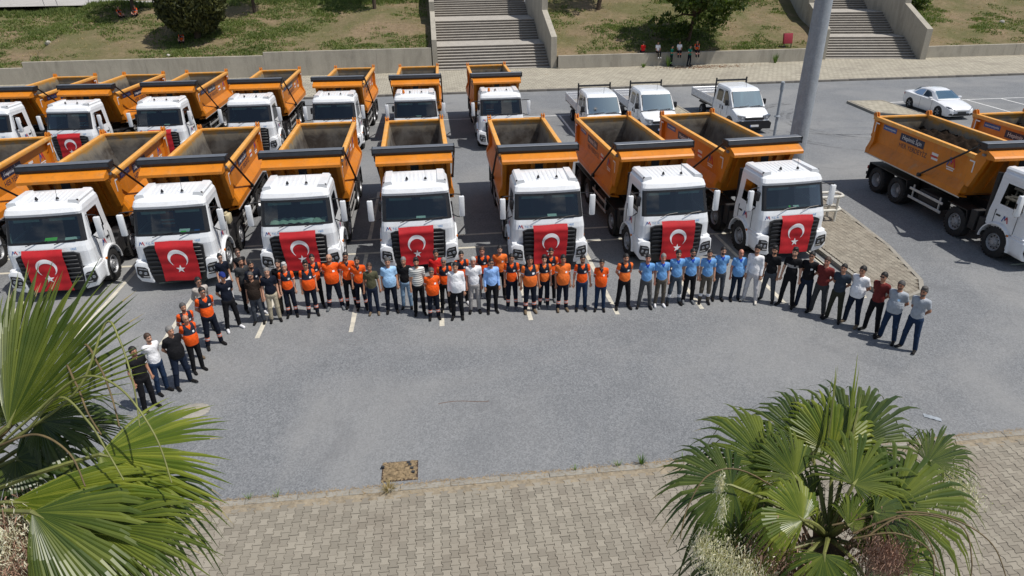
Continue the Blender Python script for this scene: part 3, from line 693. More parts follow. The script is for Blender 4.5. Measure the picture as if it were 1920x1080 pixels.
        # tarp arm
        b=MB(); b.tube([(s*1.40,2.85,3.44),(s*1.40,5.45,1.62)],.038,8); b.tube([(s*1.32,5.45,1.60),(s*1.43,5.45,1.62)],.08,10); b.build('tarp_arm',MAT['black'],t)
        # lettering, reads towards the front on one side and towards the rear on the other
        R=Matrix(((0,0,s),(s,0,0),(0,1,0))).to_4x4()
        def ys(d): return (9.2-d) if s<0 else (3.4+d)
        def plate(d0,d1,z0,z1,mat,nm='label_plate'):
            y0,y1=sorted((ys(d0),ys(d1))); X=s*1.102; bb=MB(); bb.bbox(min(X,X+s*.006),max(X,X+s*.006),y0,y1,z0,z1,.002,1); return bb.build(nm,mat,w)
        def txt(me,d,z,x=1.110):
            o=obj('lettering',me,w); mm=R.copy(); mm.translation=(s*x,ys(d),z); o.matrix_local=mm; return o
        plate(.55,1.45,2.60,2.80,MAT['blue']); txt(T_MEM,1.0,2.70)
        plate(1.75,3.25,2.44,2.74,MAT['navy']); txt(T_HEP,2.5,2.59)
        txt(T_HER,2.65,2.26,1.1045)
        txt(T_LOGO_A,4.9,2.42,1.1045); txt(T_LOGO_B,4.9,2.42,1.1055); plate(4.68,5.12,2.20,2.24,MAT['wsticker']); plate(4.72,5.08,2.12,2.17,MAT['wsticker'])
        plate(3.78,4.14,2.40,2.50,MAT['wsticker']); plate(3.72,4.1,2.33,2.39,MAT['red']); plate(3.8,4.16,2.24,2.32,MAT['wsticker'])
    mirror_x(bedside)
    # liner (half pipe), front wall, rear gate
    b=MB()
    def lf(u,v):
        x=-1.076+2.152*u; q=abs(x)/1.076; y=3.36+5.8*v
        return (x,y,1.50+1.40*max(0,(q-.42)/.58)**3.4)
    b.grid(lf,28,6); b.build('bed_liner',MAT['liner'],t,60)
    b=MB(); b.add([(-1.09,3.60,1.48),(1.09,3.60,1.48),(1.09,2.92,3.25),(-1.09,2.92,3.25)],[(0,1,2,3)]); b.build('front_liner',MAT['liner'],t)
    b=MB(); b.add([(-1.13,3.42,1.45),(1.13,3.42,1.45),(1.13,2.78,3.30),(-1.13,2.78,3.30),(-1.13,3.57,1.45),(1.13,3.57,1.45),(1.13,2.91,3.30),(-1.13,2.91,3.30)],[(0,1,2,3),(5,4,7,6),(3,2,6,7),(0,3,7,4),(1,5,6,2)]); fw=b.build('front_wall',OR,t)
    for x in (-.75,.75,-.32,.32):
        b=MB(); b.add([(x-.05,3.34,1.6),(x+.05,3.34,1.6),(x+.05,2.71,3.1),(x-.05,2.71,3.1),(x-.05,3.46,1.6),(x+.05,3.46,1.6),(x+.05,2.84,3.1),(x-.05,2.84,3.1)],[(0,1,2,3),(5,4,7,6),(0,3,7,4),(1,5,6,2),(3,2,6,7),(0,4,5,1)]); b.build('rib',OR,fw)
    b=MB(); b.bbox(-.27,.27,2.46,2.74,2.62,3.05,.02); b.build('cylinder_mount',OR,fw)
    b=MB(); b.bbox(-.14,.14,2.42,2.47,2.76,3.0,.02); b.tube([(0,2.6,1.2),(0,2.6,2.75)],.10,12); b.build('hydraulic_cylinder',MAT['chassis'],fw)
    b=MB(); b.box(-1.08,1.08,9.17,9.20,1.5,2.95); b.build('tailgate_liner',MAT['liner'],t)
    b=MB(); b.box(-1.12,1.12,9.20,9.27,1.42,2.98); tg=b.build('tailgate',OR,t)
    for z in (1.6,2.2,2.85): MB().bbox(-1.15,1.15,9.265,9.34,z-.06,z+.06,.01,1).build('rib',OR,tg)
    MB().bbox(-1.10,1.10,9.13,9.28,2.93,3.02,.02).build('tailgate_top',MAT['rail'],tg)
    # header and tarp roll housing
    b=MB(); b.prism([(2.20,3.06),(2.20,3.15),(2.27,3.20),(2.62,3.335),(2.98,3.335),(2.98,3.24),(2.72,3.20),(2.55,3.04)],'x',-1.30,1.30); hd=b.build('header',OR,t)
    b=MB(); b.prism([(2.58,3.34),(2.55,3.41),(2.60,3.53),(2.88,3.55),(2.98,3.47),(2.98,3.34)],'x',-1.38,1.38); th=b.build('tarp_housing',MAT['tarp'],t)
    MB().bbox(-1.385,1.385,2.60,2.90,3.547,3.562,.006,1).build('housing_edge',MAT['tarpedge'],th)
    MB().box(-1.37,1.37,2.535,2.57,3.412,3.424).build('seam',MAT['black'],th)
    for s in (-1,1):
        MB().bbox(s*1.40-.02,s*1.40+.02,2.56,2.98,3.32,3.56,.02).build('end_cap',MAT['black'],th)
        b=MB(); b.bbox(s*1.25-.12,s*1.25+.12,2.60,2.72,3.12,3.2,.01); b.build('bracket',MAT['tarpedge'],hd)
    # cab lettering and emblem
    for me,x in ((T_ME,-.93),(T_ME2,-.93),(T_TC,-.68),(T_YESI,.72)):
        o=obj('lettering',me,cab); cv=.015+.035*max(0,(abs(x)-.58)/.395); o.matrix_local=Matrix.Translation((x,.103+cv,1.59))@Matrix.Rotation(math.copysign(.09,x) if abs(x)>.58 else 0,4,'Z')@Matrix.Rotation(radians(90-10.6),4,'X')
    for s in (-1,1):
        for me in (T_DA,T_DB):
            o=obj('lettering',me,cab); mm=Matrix(((0,0,s),(s,0,0),(0,1,0))).to_4x4(); mm.translation=(s*1.205,1.12,1.40); o.matrix_local=mm
    return t

MAT['chassisg']=M('dark_grey_slat',(.022,.023,.026),.35,0,.2)
RIM={(f,s):rim_mesh(.33 if f else .56,.30,s,f) for f in (True,False) for s in (-1,1)}
T_MEM=text_mesh('memnuniyetle',.135,MAT['wsticker']); T_HEP=text_mesh('Hepimiz İçin',.235,MAT['wsticker'],.003); T_HER=text_mesh('HER YERDEYİZ',.26,MAT['navy'])
def zig(pts,w,mat):
    b=MB()
    for a,c in zip(pts[:-1],pts[1:]):
        a=Vector((*a,0)); c=Vector((*c,0)); d=(c-a).normalized(); n=Vector((-d.y,d.x,0))*w/2; e=d*w*.3
        q=[a-e-n,c+e-n,c+e+n,a-e+n]; b.add([(v.x,v.y,0) for v in q]+[(v.x,v.y,.003) for v in q],[(3,2,1,0),(4,5,6,7),(0,1,5,4),(1,2,6,5),(2,3,7,6),(3,0,4,7)])
    return b.mesh('emblem',[mat])
T_LOGO_A=zig([(-.20,-.14),(-.09,.14),(0,-.06)],.06,MAT['blue']); T_LOGO_B=zig([(0,-.06),(.09,.14),(.20,-.14)],.06,MAT['red'])
T_ME=zig([(-.075,-.05),(-.035,.05),(0,-.02)],.022,MAT['blue']); T_ME2=zig([(0,-.02),(.035,.05),(.075,-.05)],.022,MAT['red'])
T_DA=zig([(-.12,-.09),(-.055,.09),(0,-.03)],.036,MAT['blue']); T_DB=zig([(0,-.03),(.055,.09),(.12,-.09)],.036,MAT['red'])
T_TC=text_mesh('T.C. M',.085,MAT['cyan']); T_YESI=text_mesh('YESİ',.085,MAT['cyan'])

truck0=make_truck()
FR='front row tipper trucks'; BR='back row tipper trucks'; RR='tipper trucks loaded with soil at the right'
o1=['leftmost','second from left','third from left','fourth from left','fifth from left','sixth from left','seventh from left','rightmost']
TRK=[]
row1=[(-16.3,19.6,radians(4),0),(-12.0,19.85,radians(3.4),1),(-8.42,20.05,radians(2.2),1),(-4.68,20.3,radians(.6),1),(-.87,20.2,radians(1),1),(3.36,19.75,0,1),(7.5,19.5,radians(2.2),1),(11.52,19.45,radians(3.8),1)]
lab1=['front row orange tipper truck cut off by the left picture edge','front row orange tipper truck behind the left palm fronds','second fully visible front row tipper truck, its flag nearest the women','front row tipper truck with pale cover on its dashboard','front row tipper truck in the middle with straight-on white cab','front row tipper truck fifth of the flagged cabs from left','front row tipper truck next to the last on the right','front row tipper truck standing against the paved island']
for (x,y,r,f),lb in zip(row1,lab1): TRK.append((x,y,r,f,lb,FR))
row2=[(-22.1,35.2,radians(-3),0),(-18.3,35.2,radians(-4),1),(-14.0,35.3,radians(0),1),(-9.6,35.4,radians(0),0),(-5.35,35.3,radians(-2),0),(-1.15,35.1,radians(-.8),0),(3.32,34.9,radians(.6),0)]
lab2=['back row tipper truck cut off by the left picture edge','back row tipper truck with orange vest behind its windscreen, second from left','back row tipper truck third from left with flag on its grille','back row tipper truck fourth from left without a flag','back row tipper truck fifth from left','back row tipper truck with amber beacon standing second from right','back row tipper truck with amber beacon, rightmost and apart from the others']
for (x,y,r,f),lb in zip(row2,lab2): TRK.append((x,y,r,f,lb,BR))
TRK.append((19.62,17.6,radians(-1.2),0,'soil-laden orange tipper truck at the right edge showing its lettered side',RR))
TRK.append((24.2,17.4,0,0,'soil-laden orange tipper truck behind the other at the right edge',RR))
trucks=[]
for i,(x,y,r,f,lb,g) in enumerate(TRK):
    t=truck0 if i==0 else copy_tree(truck0)
    t.location=(x,y,0); t.rotation_euler=(0,0,r); tag(t,lb,'truck',g); trucks.append(t)
# beacons
for i in (13,14):
    b=MB(); b.lathe([(0,.06),(.02,.075),(.05,.075),(.05,.062),(.15,.058),(.17,.03)],14,'z',(-.58,.92,2.93)); b.build('beacon',MAT['amber'],trucks[i],40)
def tw(i,p):  # local -> world for truck i
    r=trucks[i].rotation_euler.z; x,y,z=p; L=trucks[i].location
    return (L.x+x*cos(r)-y*sin(r),L.y+x*sin(r)+y*cos(r),z)
# ---- flags
def flag_y(x,z,ph):
    base=.055+(z-1.0)*.04 if z>.98 else .05-.10*min(1,(.98-z)/.06)*1.0+ .03*(.92-z if z<.92 else 0)
    base=min(base,-.045) if z<1.5 else base-.06*0
    if z>=1.5: base=-.045+(z-1.5)/.16*.135
    return base-.012*(1+sin(x*(9+2*sin(ph))+ph))*(1.66-z)-.008*(1+sin(x*5+z*(5+3*cos(ph))+ph*2))-.005*(1+sin(z*21+ph*3))-.03*max(0,.8-z)*(1+sin(ph*5+x*3))
def make_flag(i,w=1.12,ztop=1.66,zbot=.36,dx=0,ph=0,lean=0):
    fl=empty('flag',tw(i,(0,0,0)),trucks[i].rotation_euler.z)
    def P(x,z,off=0):
        zz=z+.03*sin(ph*3)*x+.012*sin(x*7+ph)*(ztop-z)-.012*abs(sin(x*3.2+ph))*(1 if z>1.2 else .3); return (x*(1-.05*(ztop-z)*abs(sin(ph*2)))+dx+lean*(ztop-z)+.02*sin(z*4+ph)*(ztop-z),flag_y(x,z,ph)-off-.006,zz)
    b=MB(); b.grid(lambda u,v:P(-w/2+w*u,ztop+(zbot-ztop)*v),26,30); b.build('cloth',MAT['flagred'],fl,80)
    cz=ztop-.54; R=.292; r=.234; d=.073
    b=MB(); nn=44; ya=(R*R-r*r+d*d)/(2*-d)*-1
    yi=-((R*R-r*r+d*d)/(2*d)); a0=math.asin(max(-1,min(1,yi/R))); bi=math.asin(max(-1,min(1,(yi+d)/r)))
    vs=[];
    for k in range(nn+1):
        q=k/nn; a=a0+(pi-2*a0)*q; c=bi+(pi-2*bi)*q
        for s in range(4):
            m_=s/3; x=R*cos(a)*(1-m_)+r*cos(c)*m_; z=R*sin(a)*(1-m_)+(r*sin(c)-d)*m_
            vs.append(P(x,cz+z,.005))
    b.add(vs,[(k*4+s,k*4+s+1,k*4+s+5,k*4+s+4) for k in range(nn) for s in range(3)]); b.build('crescent',MAT['flagwhite'],fl)
    sz=ztop-.90; b=MB(); pts=[]
    for k in range(10):
        a=pi/2+pi*k/5; rr=.142 if k%2==0 else .055; pts.append(P(rr*cos(a),sz+rr*sin(a),.005))
    b.add(pts+[P(0,sz,.005)],[(k,(k+1)%10,10) for k in range(10)]); b.build('star',MAT['flagwhite'],fl)
    return fl
flab={1:'red crescent and star flag behind the left palm fronds',2:'red crescent and star flag on the truck behind the women',3:'red crescent and star flag on the truck with the pale dashboard cover',4:'red crescent and star flag behind the man in the red shirt',5:'red crescent and star flag behind the men with dark yokes right of centre',6:'red crescent and star flag behind the row of blue polo shirts',7:'red crescent and star flag on the truck against the paved island',9:'partly hidden red flag on the second back row truck from left',10:'partly hidden red flag on the third back row truck from left'}
for k,lb in flab.items():
    tag(make_flag(k,dx={1:-.12,2:.05,4:-.06,5:.02,6:.05,7:.06}.get(k,0),ph=k*1.7,lean={1:.05,2:.06,3:.05}.get(k,-.02 if k in(6,7) else 0)),lb,'flag','flags hung on the truck grilles')
# ---- things behind the windscreens
def dash(i,x,mat,w,d,label,name='paper_sheet',cat='paper',rz=0,z=1.787,y=.50):
    b=MB(); b.bbox(-w/2,w/2,-d/2,d/2,0,.006,.001,1); o=b.build(name,mat); p=tw(i,(x,y,z)); o.location=p; o.rotation_euler=(radians(28),0,rz); tag(o,label,cat)
dash(1,.0,MAT['green'],.34,.22,'bright green sheet on the dashboard of the leftmost flagged truck',rz=.1)
dash(1,.62,MAT['paper'],.42,.16,'rolled white sheet on the right of the leftmost flagged dashboard',rz=.15)
dash(2,.28,MAT['paper'],.32,.2,'white sheet with green print on the second flagged dashboard'); dash(2,.27,MAT['green'],.16,.05,'small green card on the second flagged dashboard',y=.44,z=1.80)
dash(2,.66,MAT['blue'],.16,.1,'small blue card at the right of the second flagged dashboard')
dash(3,.25,MAT['paper'],.42,.3,'white papers on the pale covered dashboard',rz=-.35,z=1.83)
dash(4,.12,MAT['paper'],.30,.14,'white and pink note on the dashboard of the middle truck'); dash(5,.15,MAT['paper'],.30,.17,'white sheet on the dashboard of the fifth flagged truck')
dash(7,.02,MAT['green'],.07,.1,'tiny green card on the dashboard beside the island'); dash(7,.25,MAT['paper'],.2,.1,'small white card on the dashboard beside the island')
dash(10,.25,MAT['paper'],.28,.14,'white note on the dashboard of the flagged back row truck'); dash(13,.12,MAT['flagwhite'],.3,.14,'pale cloth on the dashboard of the back row truck with beacon')
b=MB(); b.grid(lambda u,v:(-.88+1.75*u,.34+.36*v,1.80+.05*abs(sin(u*21))*abs(sin(v*7+u*3))+.015*random.random()+.05*v),40,10)
o=b.build('dashboard_cover',M('pale_quilted_cover',(.55,.58,.50),.9,0,.15,12),smooth=60); o.location=tw(3,(0,0,0)); tag(o,'pale quilted cover spread over a front row dashboard','cover')
for i,x,lb in ((2,-.45,'orange vest hung on a seat in the second flagged truck'),(9,.1,'orange striped vest hung behind a back row windscreen'),(14,-.5,'orange vest in the rightmost back row cab')):
    b=MB(); b.bbox(-.2,.2,-.05,.03,0,.52,.03)
    o=b.build('safety_vest',MAT['vest'],smooth=40); o.location=tw(i,(x,1.42,1.62)); tag(o,lb,'vest','vests inside the cabs')
    for z in (.12,.24): MB().bbox(-.204,.204,-.056,-.02,z,z+.05,.005).build('reflective_band',MAT['wsticker'],o)
# soil loads
for i,lb in ((15,'dark soil load in the lettered truck at the right edge'),(16,'dark soil load in the truck behind it at the right edge')):
    b=MB()
    def sf(u,v):
        x=-1.04+2.08*u; y=3.5+5.6*v; e=1-abs(2*u-1)**3
        return (x,y,2.62+.30*e*sin(v*7+u*3+i)*.5+.07*sin(u*13+v*19)+.05*sin(u*31-v*47)+random.uniform(-.028,.028)-.18*(v>.86)*(v-.86)*5)
    b.grid(sf,40,90); o=b.build('soil_load',MAT['soilload'],smooth=70); o.location=tw(i,(0,0,0)); o.rotation_euler=(0,0,trucks[i].rotation_euler.z); tag(o,lb,'soil')
# jerrycan strapped at a truck side
b=MB(); b.bbox(-.14,.14,-.18,.18,0,.34,.05); b.bbox(-.04,.04,-.1,.1,.34,.40,.02); o=b.build('jerrycan',M('cream_plastic_can',(.55,.49,.33),.6),smooth=40); o.location=tw(2,(1.06,2.46,1.252)); tag(o,'cream plastic jerrycan beside the second flagged truck','jerrycan')
# ================================================================== light vehicles
def loft(b,secs,mi=0,cap=True):
    k=len(secs[0])
    vs=[p for s in secs for p in s]
    fs=[(i*k+j,i*k+j+1,(i+1)*k+j+1,(i+1)*k+j) for i in range(len(secs)-1) for j in range(k-1)]
    b.add(vs,fs,mi)
    if cap: b.add(secs[0],[list(range(k))]); b.add(secs[-1],[list(range(k))])
def cut(o,cyls):
    for (y,z,r,x0,x1) in cyls:
        c=MB().lathe([(x0,r),(x1,r)],28,'x',(0,y,z)).build('cutter',MAT['black'])
        md=o.modifiers.new('b','BOOLEAN'); md.object=c; md.operation='DIFFERENCE'; md.solver='EXACT'
        dg=bpy.context.evaluated_depsgraph_get(); me=bpy.data.meshes.new_from_object(o.evaluated_get(dg)); o.modifiers.clear(); o.data=me; bpy.data.objects.remove(c)
    o.data.polygons.foreach_set('use_smooth',[True]*len(o.data.polygons)); o.data.set_sharp_from_angle(angle=radians(35))
MAT['vanwhite']=dirty('white_van_paint',(.80,.82,.84),(.6,.58,.55),.2,.25,3,.5)
MAT['vglass']=glassm('van_glass',(.30,.38,.40),(.60,.82,.92),.42); MAT['sideglass']=glassm('dark_side_glass',(.12,.14,.15),1.0,.05); MAT['pearl']=M('pearl_white_paint',(.80,.81,.83),.22,0,.03,2,coat=.6)
small_tyre=MB().lathe([(-.08,.205),(-.112,.23),(-.115,.30),(-.09,.335),(0,.342),(.09,.335),(.115,.30),(.112,.23),(.08,.205)],32,'x',close=True).mesh('wheel',[MAT['rubber']],50)
def alloy(s):
    b=MB(); b.lathe([(s*.10,.207),(s*.112,.195),(s*.05,.185),(s*.03,.06),(s*.09,.055),(s*.095,.01)],20,'x',mi=1,cap0=False)
    for k in range(5):
        for d in (-.13,.13):
            a=2*pi*k/5+d; y,z=cos(a),sin(a)
            b.tube([(s*.09,.04*y,.04*z),(s*.10,.195*cos(a),.195*sin(a))],.017,5)
    return b.mesh('rim',[MAT['rim'],MAT['dark']],40)
ALLOY={s:alloy(s) for s in (-1,1)}
def put_wheels(t,axs,x):
    for y in axs:
        for s in (-1,1):
            o=obj('wheel',small_tyre,t,(s*x,y,.34)); obj('rim',ALLOY[s],o)
def make_van():
    t=empty('pickup_truck'); W=MAT['vanwhite']
    # lower cab body, stations along y: (y, halfwidth, z bottom, z top)
    def sec(y,w,z0,z1,r=.12):
        return [(-w*.96,y,z0),(-w,y,z0+.12),(-w,y,z1-r),(-w+r*.4,y,z1-r*.3),(-w+r*1.6,y,z1),(0,y,z1+.03),(w-r*1.6,y,z1),(w-r*.4,y,z1-r*.3),(w,y,z1-r),(w,y,z0+.12),(w*.96,y,z0),(-w*.96,y,z0)]
    b=MB(); loft(b,[sec(.02,.70,.42,.72),sec(.06,.84,.34,.92),sec(.22,.95,.32,1.05),sec(.55,1.0,.32,1.16),sec(.92,1.02,.32,1.28),sec(1.3,1.02,.32,1.32),sec(3.55,1.02,.34,1.32)])
    body=b.build('cab_body',W,t,35); cut(body,[(1.02,.36,.42,-1.3,-.62),(1.02,.36,.42,.62,1.3)])
    # greenhouse
    def gs(y,w0,w1,z1): return [(-w0,y,1.25),(-w1,y,z1-.12),(-w1+.06,y,z1-.03),(-w1+.2,y,z1),(0,y,z1+.02),(w1-.2,y,z1),(w1-.06,y,z1-.03),(w1,y,z1-.12),(w0,y,1.25)]
    P=[(.92,1.0,.98,1.30),(1.62,1.01,.90,2.16),(1.85,1.01,.89,2.24),(2.2,1.01,.885,2.27),(3.5,1.01,.885,2.27),(3.56,1.0,.87,2.2)]
    roof=MB(); gl=MB()
    s0=[(-1.0,.90,1.28),(-.97,.93,1.33),(-.85,.95,1.335),(-.6,.94,1.335),(0,.92,1.335),(.6,.94,1.335),(.85,.95,1.335),(.97,.93,1.33),(1.0,.90,1.28)]
    secs=[s0]+[gs(*p) for p in P[1:]]
    k=9
    for i in range(len(secs)-1):
        for j in range(k-1):
            q=[secs[i][j],secs[i][j+1],secs[i+1][j+1],secs[i+1][j]]
            roof.add(q,[(0,1,2,3)])
    roof.add(secs[-1],[list(range(9))])
    gh=roof.build('cab_roof',W,t,40)
    # windscreen laid just outside the sloping front
    def wp(u,v):
        w=(.88-.07*v); return ((2*u-1)*w,.955+.60*v-.018+.03*(2*u-1)**2-.02,1.36+.725*v+.012)
    b=MB(); b.grid(wp,12,6); ws=b.build('windshield',MAT['vglass'],t,60)
    b=MB(); b.grid(lambda u,v:((2*u-1)*(.92-.07*v),.975+.60*v-.02+.03*(2*u-1)**2-.02,1.335+.76*v+.008),12,6); b.build('windshield_frame',MAT['black'],ws,60)
    for x0,x1 in ((-.55,.0),(.1,.7)): MB().tube([(x0,.90,1.37),(x1,.93,1.41)],.012,5).build('wiper',MAT['black'],ws)
    for s in (-1,1):
        def side(poly,nm,mat,off): 
            # on the tilted side plane
            def X(z): return s*(1.0-(z-1.25)*(.115)/.9+off)
            vs=[(X(z),y,z) for y,z in poly]; b=MB(); b.add(vs,[list(range(len(vs)))]); return b.build(nm,mat,t)
        side([(1.42,1.36),(2.22,1.36),(2.22,2.02),(1.98,2.02),(1.72,1.80)],'side_window',MAT['sideglass'],.012)
        side([(2.42,1.40),(3.22,1.40),(3.22,1.95),(3.1,2.02),(2.55,2.02),(2.42,1.95)],'side_window',MAT['sideglass'],.012)
        side([(1.36,1.32),(2.27,1.32),(2.27,2.06),(1.94,2.06),(1.66,1.80)],'window_frame',MAT['black'],.006)
        b=MB(); b.bbox(s*1.13-.10,s*1.13+.10,1.34,1.50,1.35,1.68,.05); b.tube([(s*1.0,1.42,1.36),(s*1.1,1.42,1.42)],.03,6); b.build('wing_mirror',MAT['black'],t,40)
        b=MB(); b.prism([(s*.52,1.0),(s*.93,1.06),(s*.93,.98),(s*.82,.84),(s*.56,.84)],'y',.02,.26); hl=b.build('headlight',MAT['lens'],t)
        MB().lathe([(-.01,.06),(.03,.06)],12,'y',(s*.72,.02,.92)).build('lamp',MAT['chrome'],hl)
        b=MB(); b.box(s*1.022-.004,s*1.022+.004,2.30,2.312,.5,1.3); b.box(s*1.022-.004,s*1.022+.004,1.5,1.512,.8,1.3); b.build('door_seam',MAT['dark'],t)
        for y in (2.15,2.5): MB().bbox(s*1.03-.015,s*1.03+.02,y-.04,y+.04,1.0,1.2,.01).build('door_handle',MAT['black'],t)
        b=MB(); A=[radians(a) for a in range(-5,190,13)]
        for i in range(len(A)-1):
            vs=[]
            for a in (A[i],A[i+1]):
                for x,r in ((.96,.50),(1.045,.49),(1.045,.42),(.96,.42)): vs.append((s*x,1.02-r*cos(a),.36+r*sin(a)))
            b.add(vs,[(q,(q+1)%4,4+(q+1)%4,4+q) for q in range(4)])
        b.build('wheel_arch',MAT['black'],t,40)
    b=MB(); b.prism([(-.98,.30),(.98,.30),(1.0,.62),(.84,.74),(-.84,.74),(-1.0,.62)],'y',-.05,.45); bp=b.build('bumper',MAT['black'],t)
    b=MB(); b.bbox(-.55,.55,-.035,.1,.80,.93,.03); b.build('grille',MAT['black'],t)
    b=MB(); b.bbox(-.26,.26,-.075,-.045,.42,.53,.004); b.build('number_plate',MAT['wsticker'],bp); 
    b=MB(); b.bbox(-.26,-.21,-.079,-.046,.42,.53,.002); b.build('plate_band',MAT['blue'],bp)
    MB().tube([(.15,1.9,2.25),(.2,2.0,2.6)],.008,5).build('antenna',MAT['black'],t)
    # interior
    b=MB(); b.bbox(-.9,.9,1.1,1.5,1.1,1.36,.05)
    for x in (-.5,.5): b.bbox(x-.25,x+.25,2.0,2.2,1.1,1.85,.05)
    b.box(-.86,.86,3.3,3.4,1.2,2.1); b.build('cab_interior',MAT['seat'],t)
    # dropside bed
    b=MB(); b.box(-.98,.98,3.62,7.1,.86,.95); bed=b.build('bed_floor',M('grey_bed_floor',(.26,.25,.24),.8,0,.3),t)
    for s in (-1,1):
        for k in range(3): MB().bbox(s*1.0-.02,s*1.0+.02,3.62,7.12,.95+.15*k,1.09+.15*k,.01,1).build('dropside_board',MAT['alw'],bed)
        for y in (3.64,7.1): MB().bbox(s*1.0-.035,s*1.0+.035,y-.04,y+.04,.86,1.42,.01).build('dropside_post',MAT['alw'],bed)
    for k in range(3): MB().bbox(-.96,.96,7.09,7.13,.95+.15*k,1.09+.15*k,.01,1).build('tailboard',MAT['alw'],bed)
    b=MB()
    for s in (-1,1): b.bbox(s*.94-.04,s*.94+.04,3.58,3.66,.9,2.55,.01)
    b.bbox(-.98,.98,3.58,3.66,2.34,2.44,.01); b.bbox(-.9,.9,3.58,3.66,1.3,1.4,.01); b.build('headboard_frame',MAT['black'],t)
    b=MB()
    for s in (-1,1): b.box(s*.4-.05,s*.4+.05,3.3,7.0,.55,.75)
    b.tube([(-.8,5.35,.34),(.8,5.35,.34)],.07,8); b.build('chassis',MAT['chassis'],t)
    for s in (-1,1): MB().bbox(s*.85-.14,s*.85+.14,4.85,5.85,.72,.80,.02).build('mudguard',MAT['black'],t)
    put_wheels(t,(1.02,5.35),.88)
    return t
MAT['alw']=M('white_dropside_aluminium',(.68,.70,.73),.35,.2,.1)
van0=make_van()
for i,(x,y,r,lb) in enumerate([(9.2,35.75,0,'white double cab pickup with a sun sticker, left of the three pickups'),(12.4,36.1,0,'white double cab pickup standing in the middle of the three'),(17.75,36.1,.015,'white double cab pickup standing apart on the right by the slim post')]):
    v=van0 if i==0 else copy_tree(van0)
    v.location=(x,y,0); v.rotation_euler=(0,0,r); tag(v,lb,'pickup','white pickups behind the trucks')
b=MB(); b.lathe([(0,.055),(.004,.055)],14,'y',(0,0,0))
for k in range(8):
    a=2*pi*k/8; c,s_=cos(a),sin(a); b.prism([(c*.08-s_*.02,s_*.08+c*.02),(c*.08+s_*.02,s_*.08-c*.02),(c*.13,s_*.13)],'y',0,.004)
o=b.build('sun_toy',MAT['black']); o.location=(8.72,35.75+1.02,1.62); o.rotation_euler=(radians(-48),0,0); tag(o,'black sun shaped sticker on the left pickup windscreen','sticker')

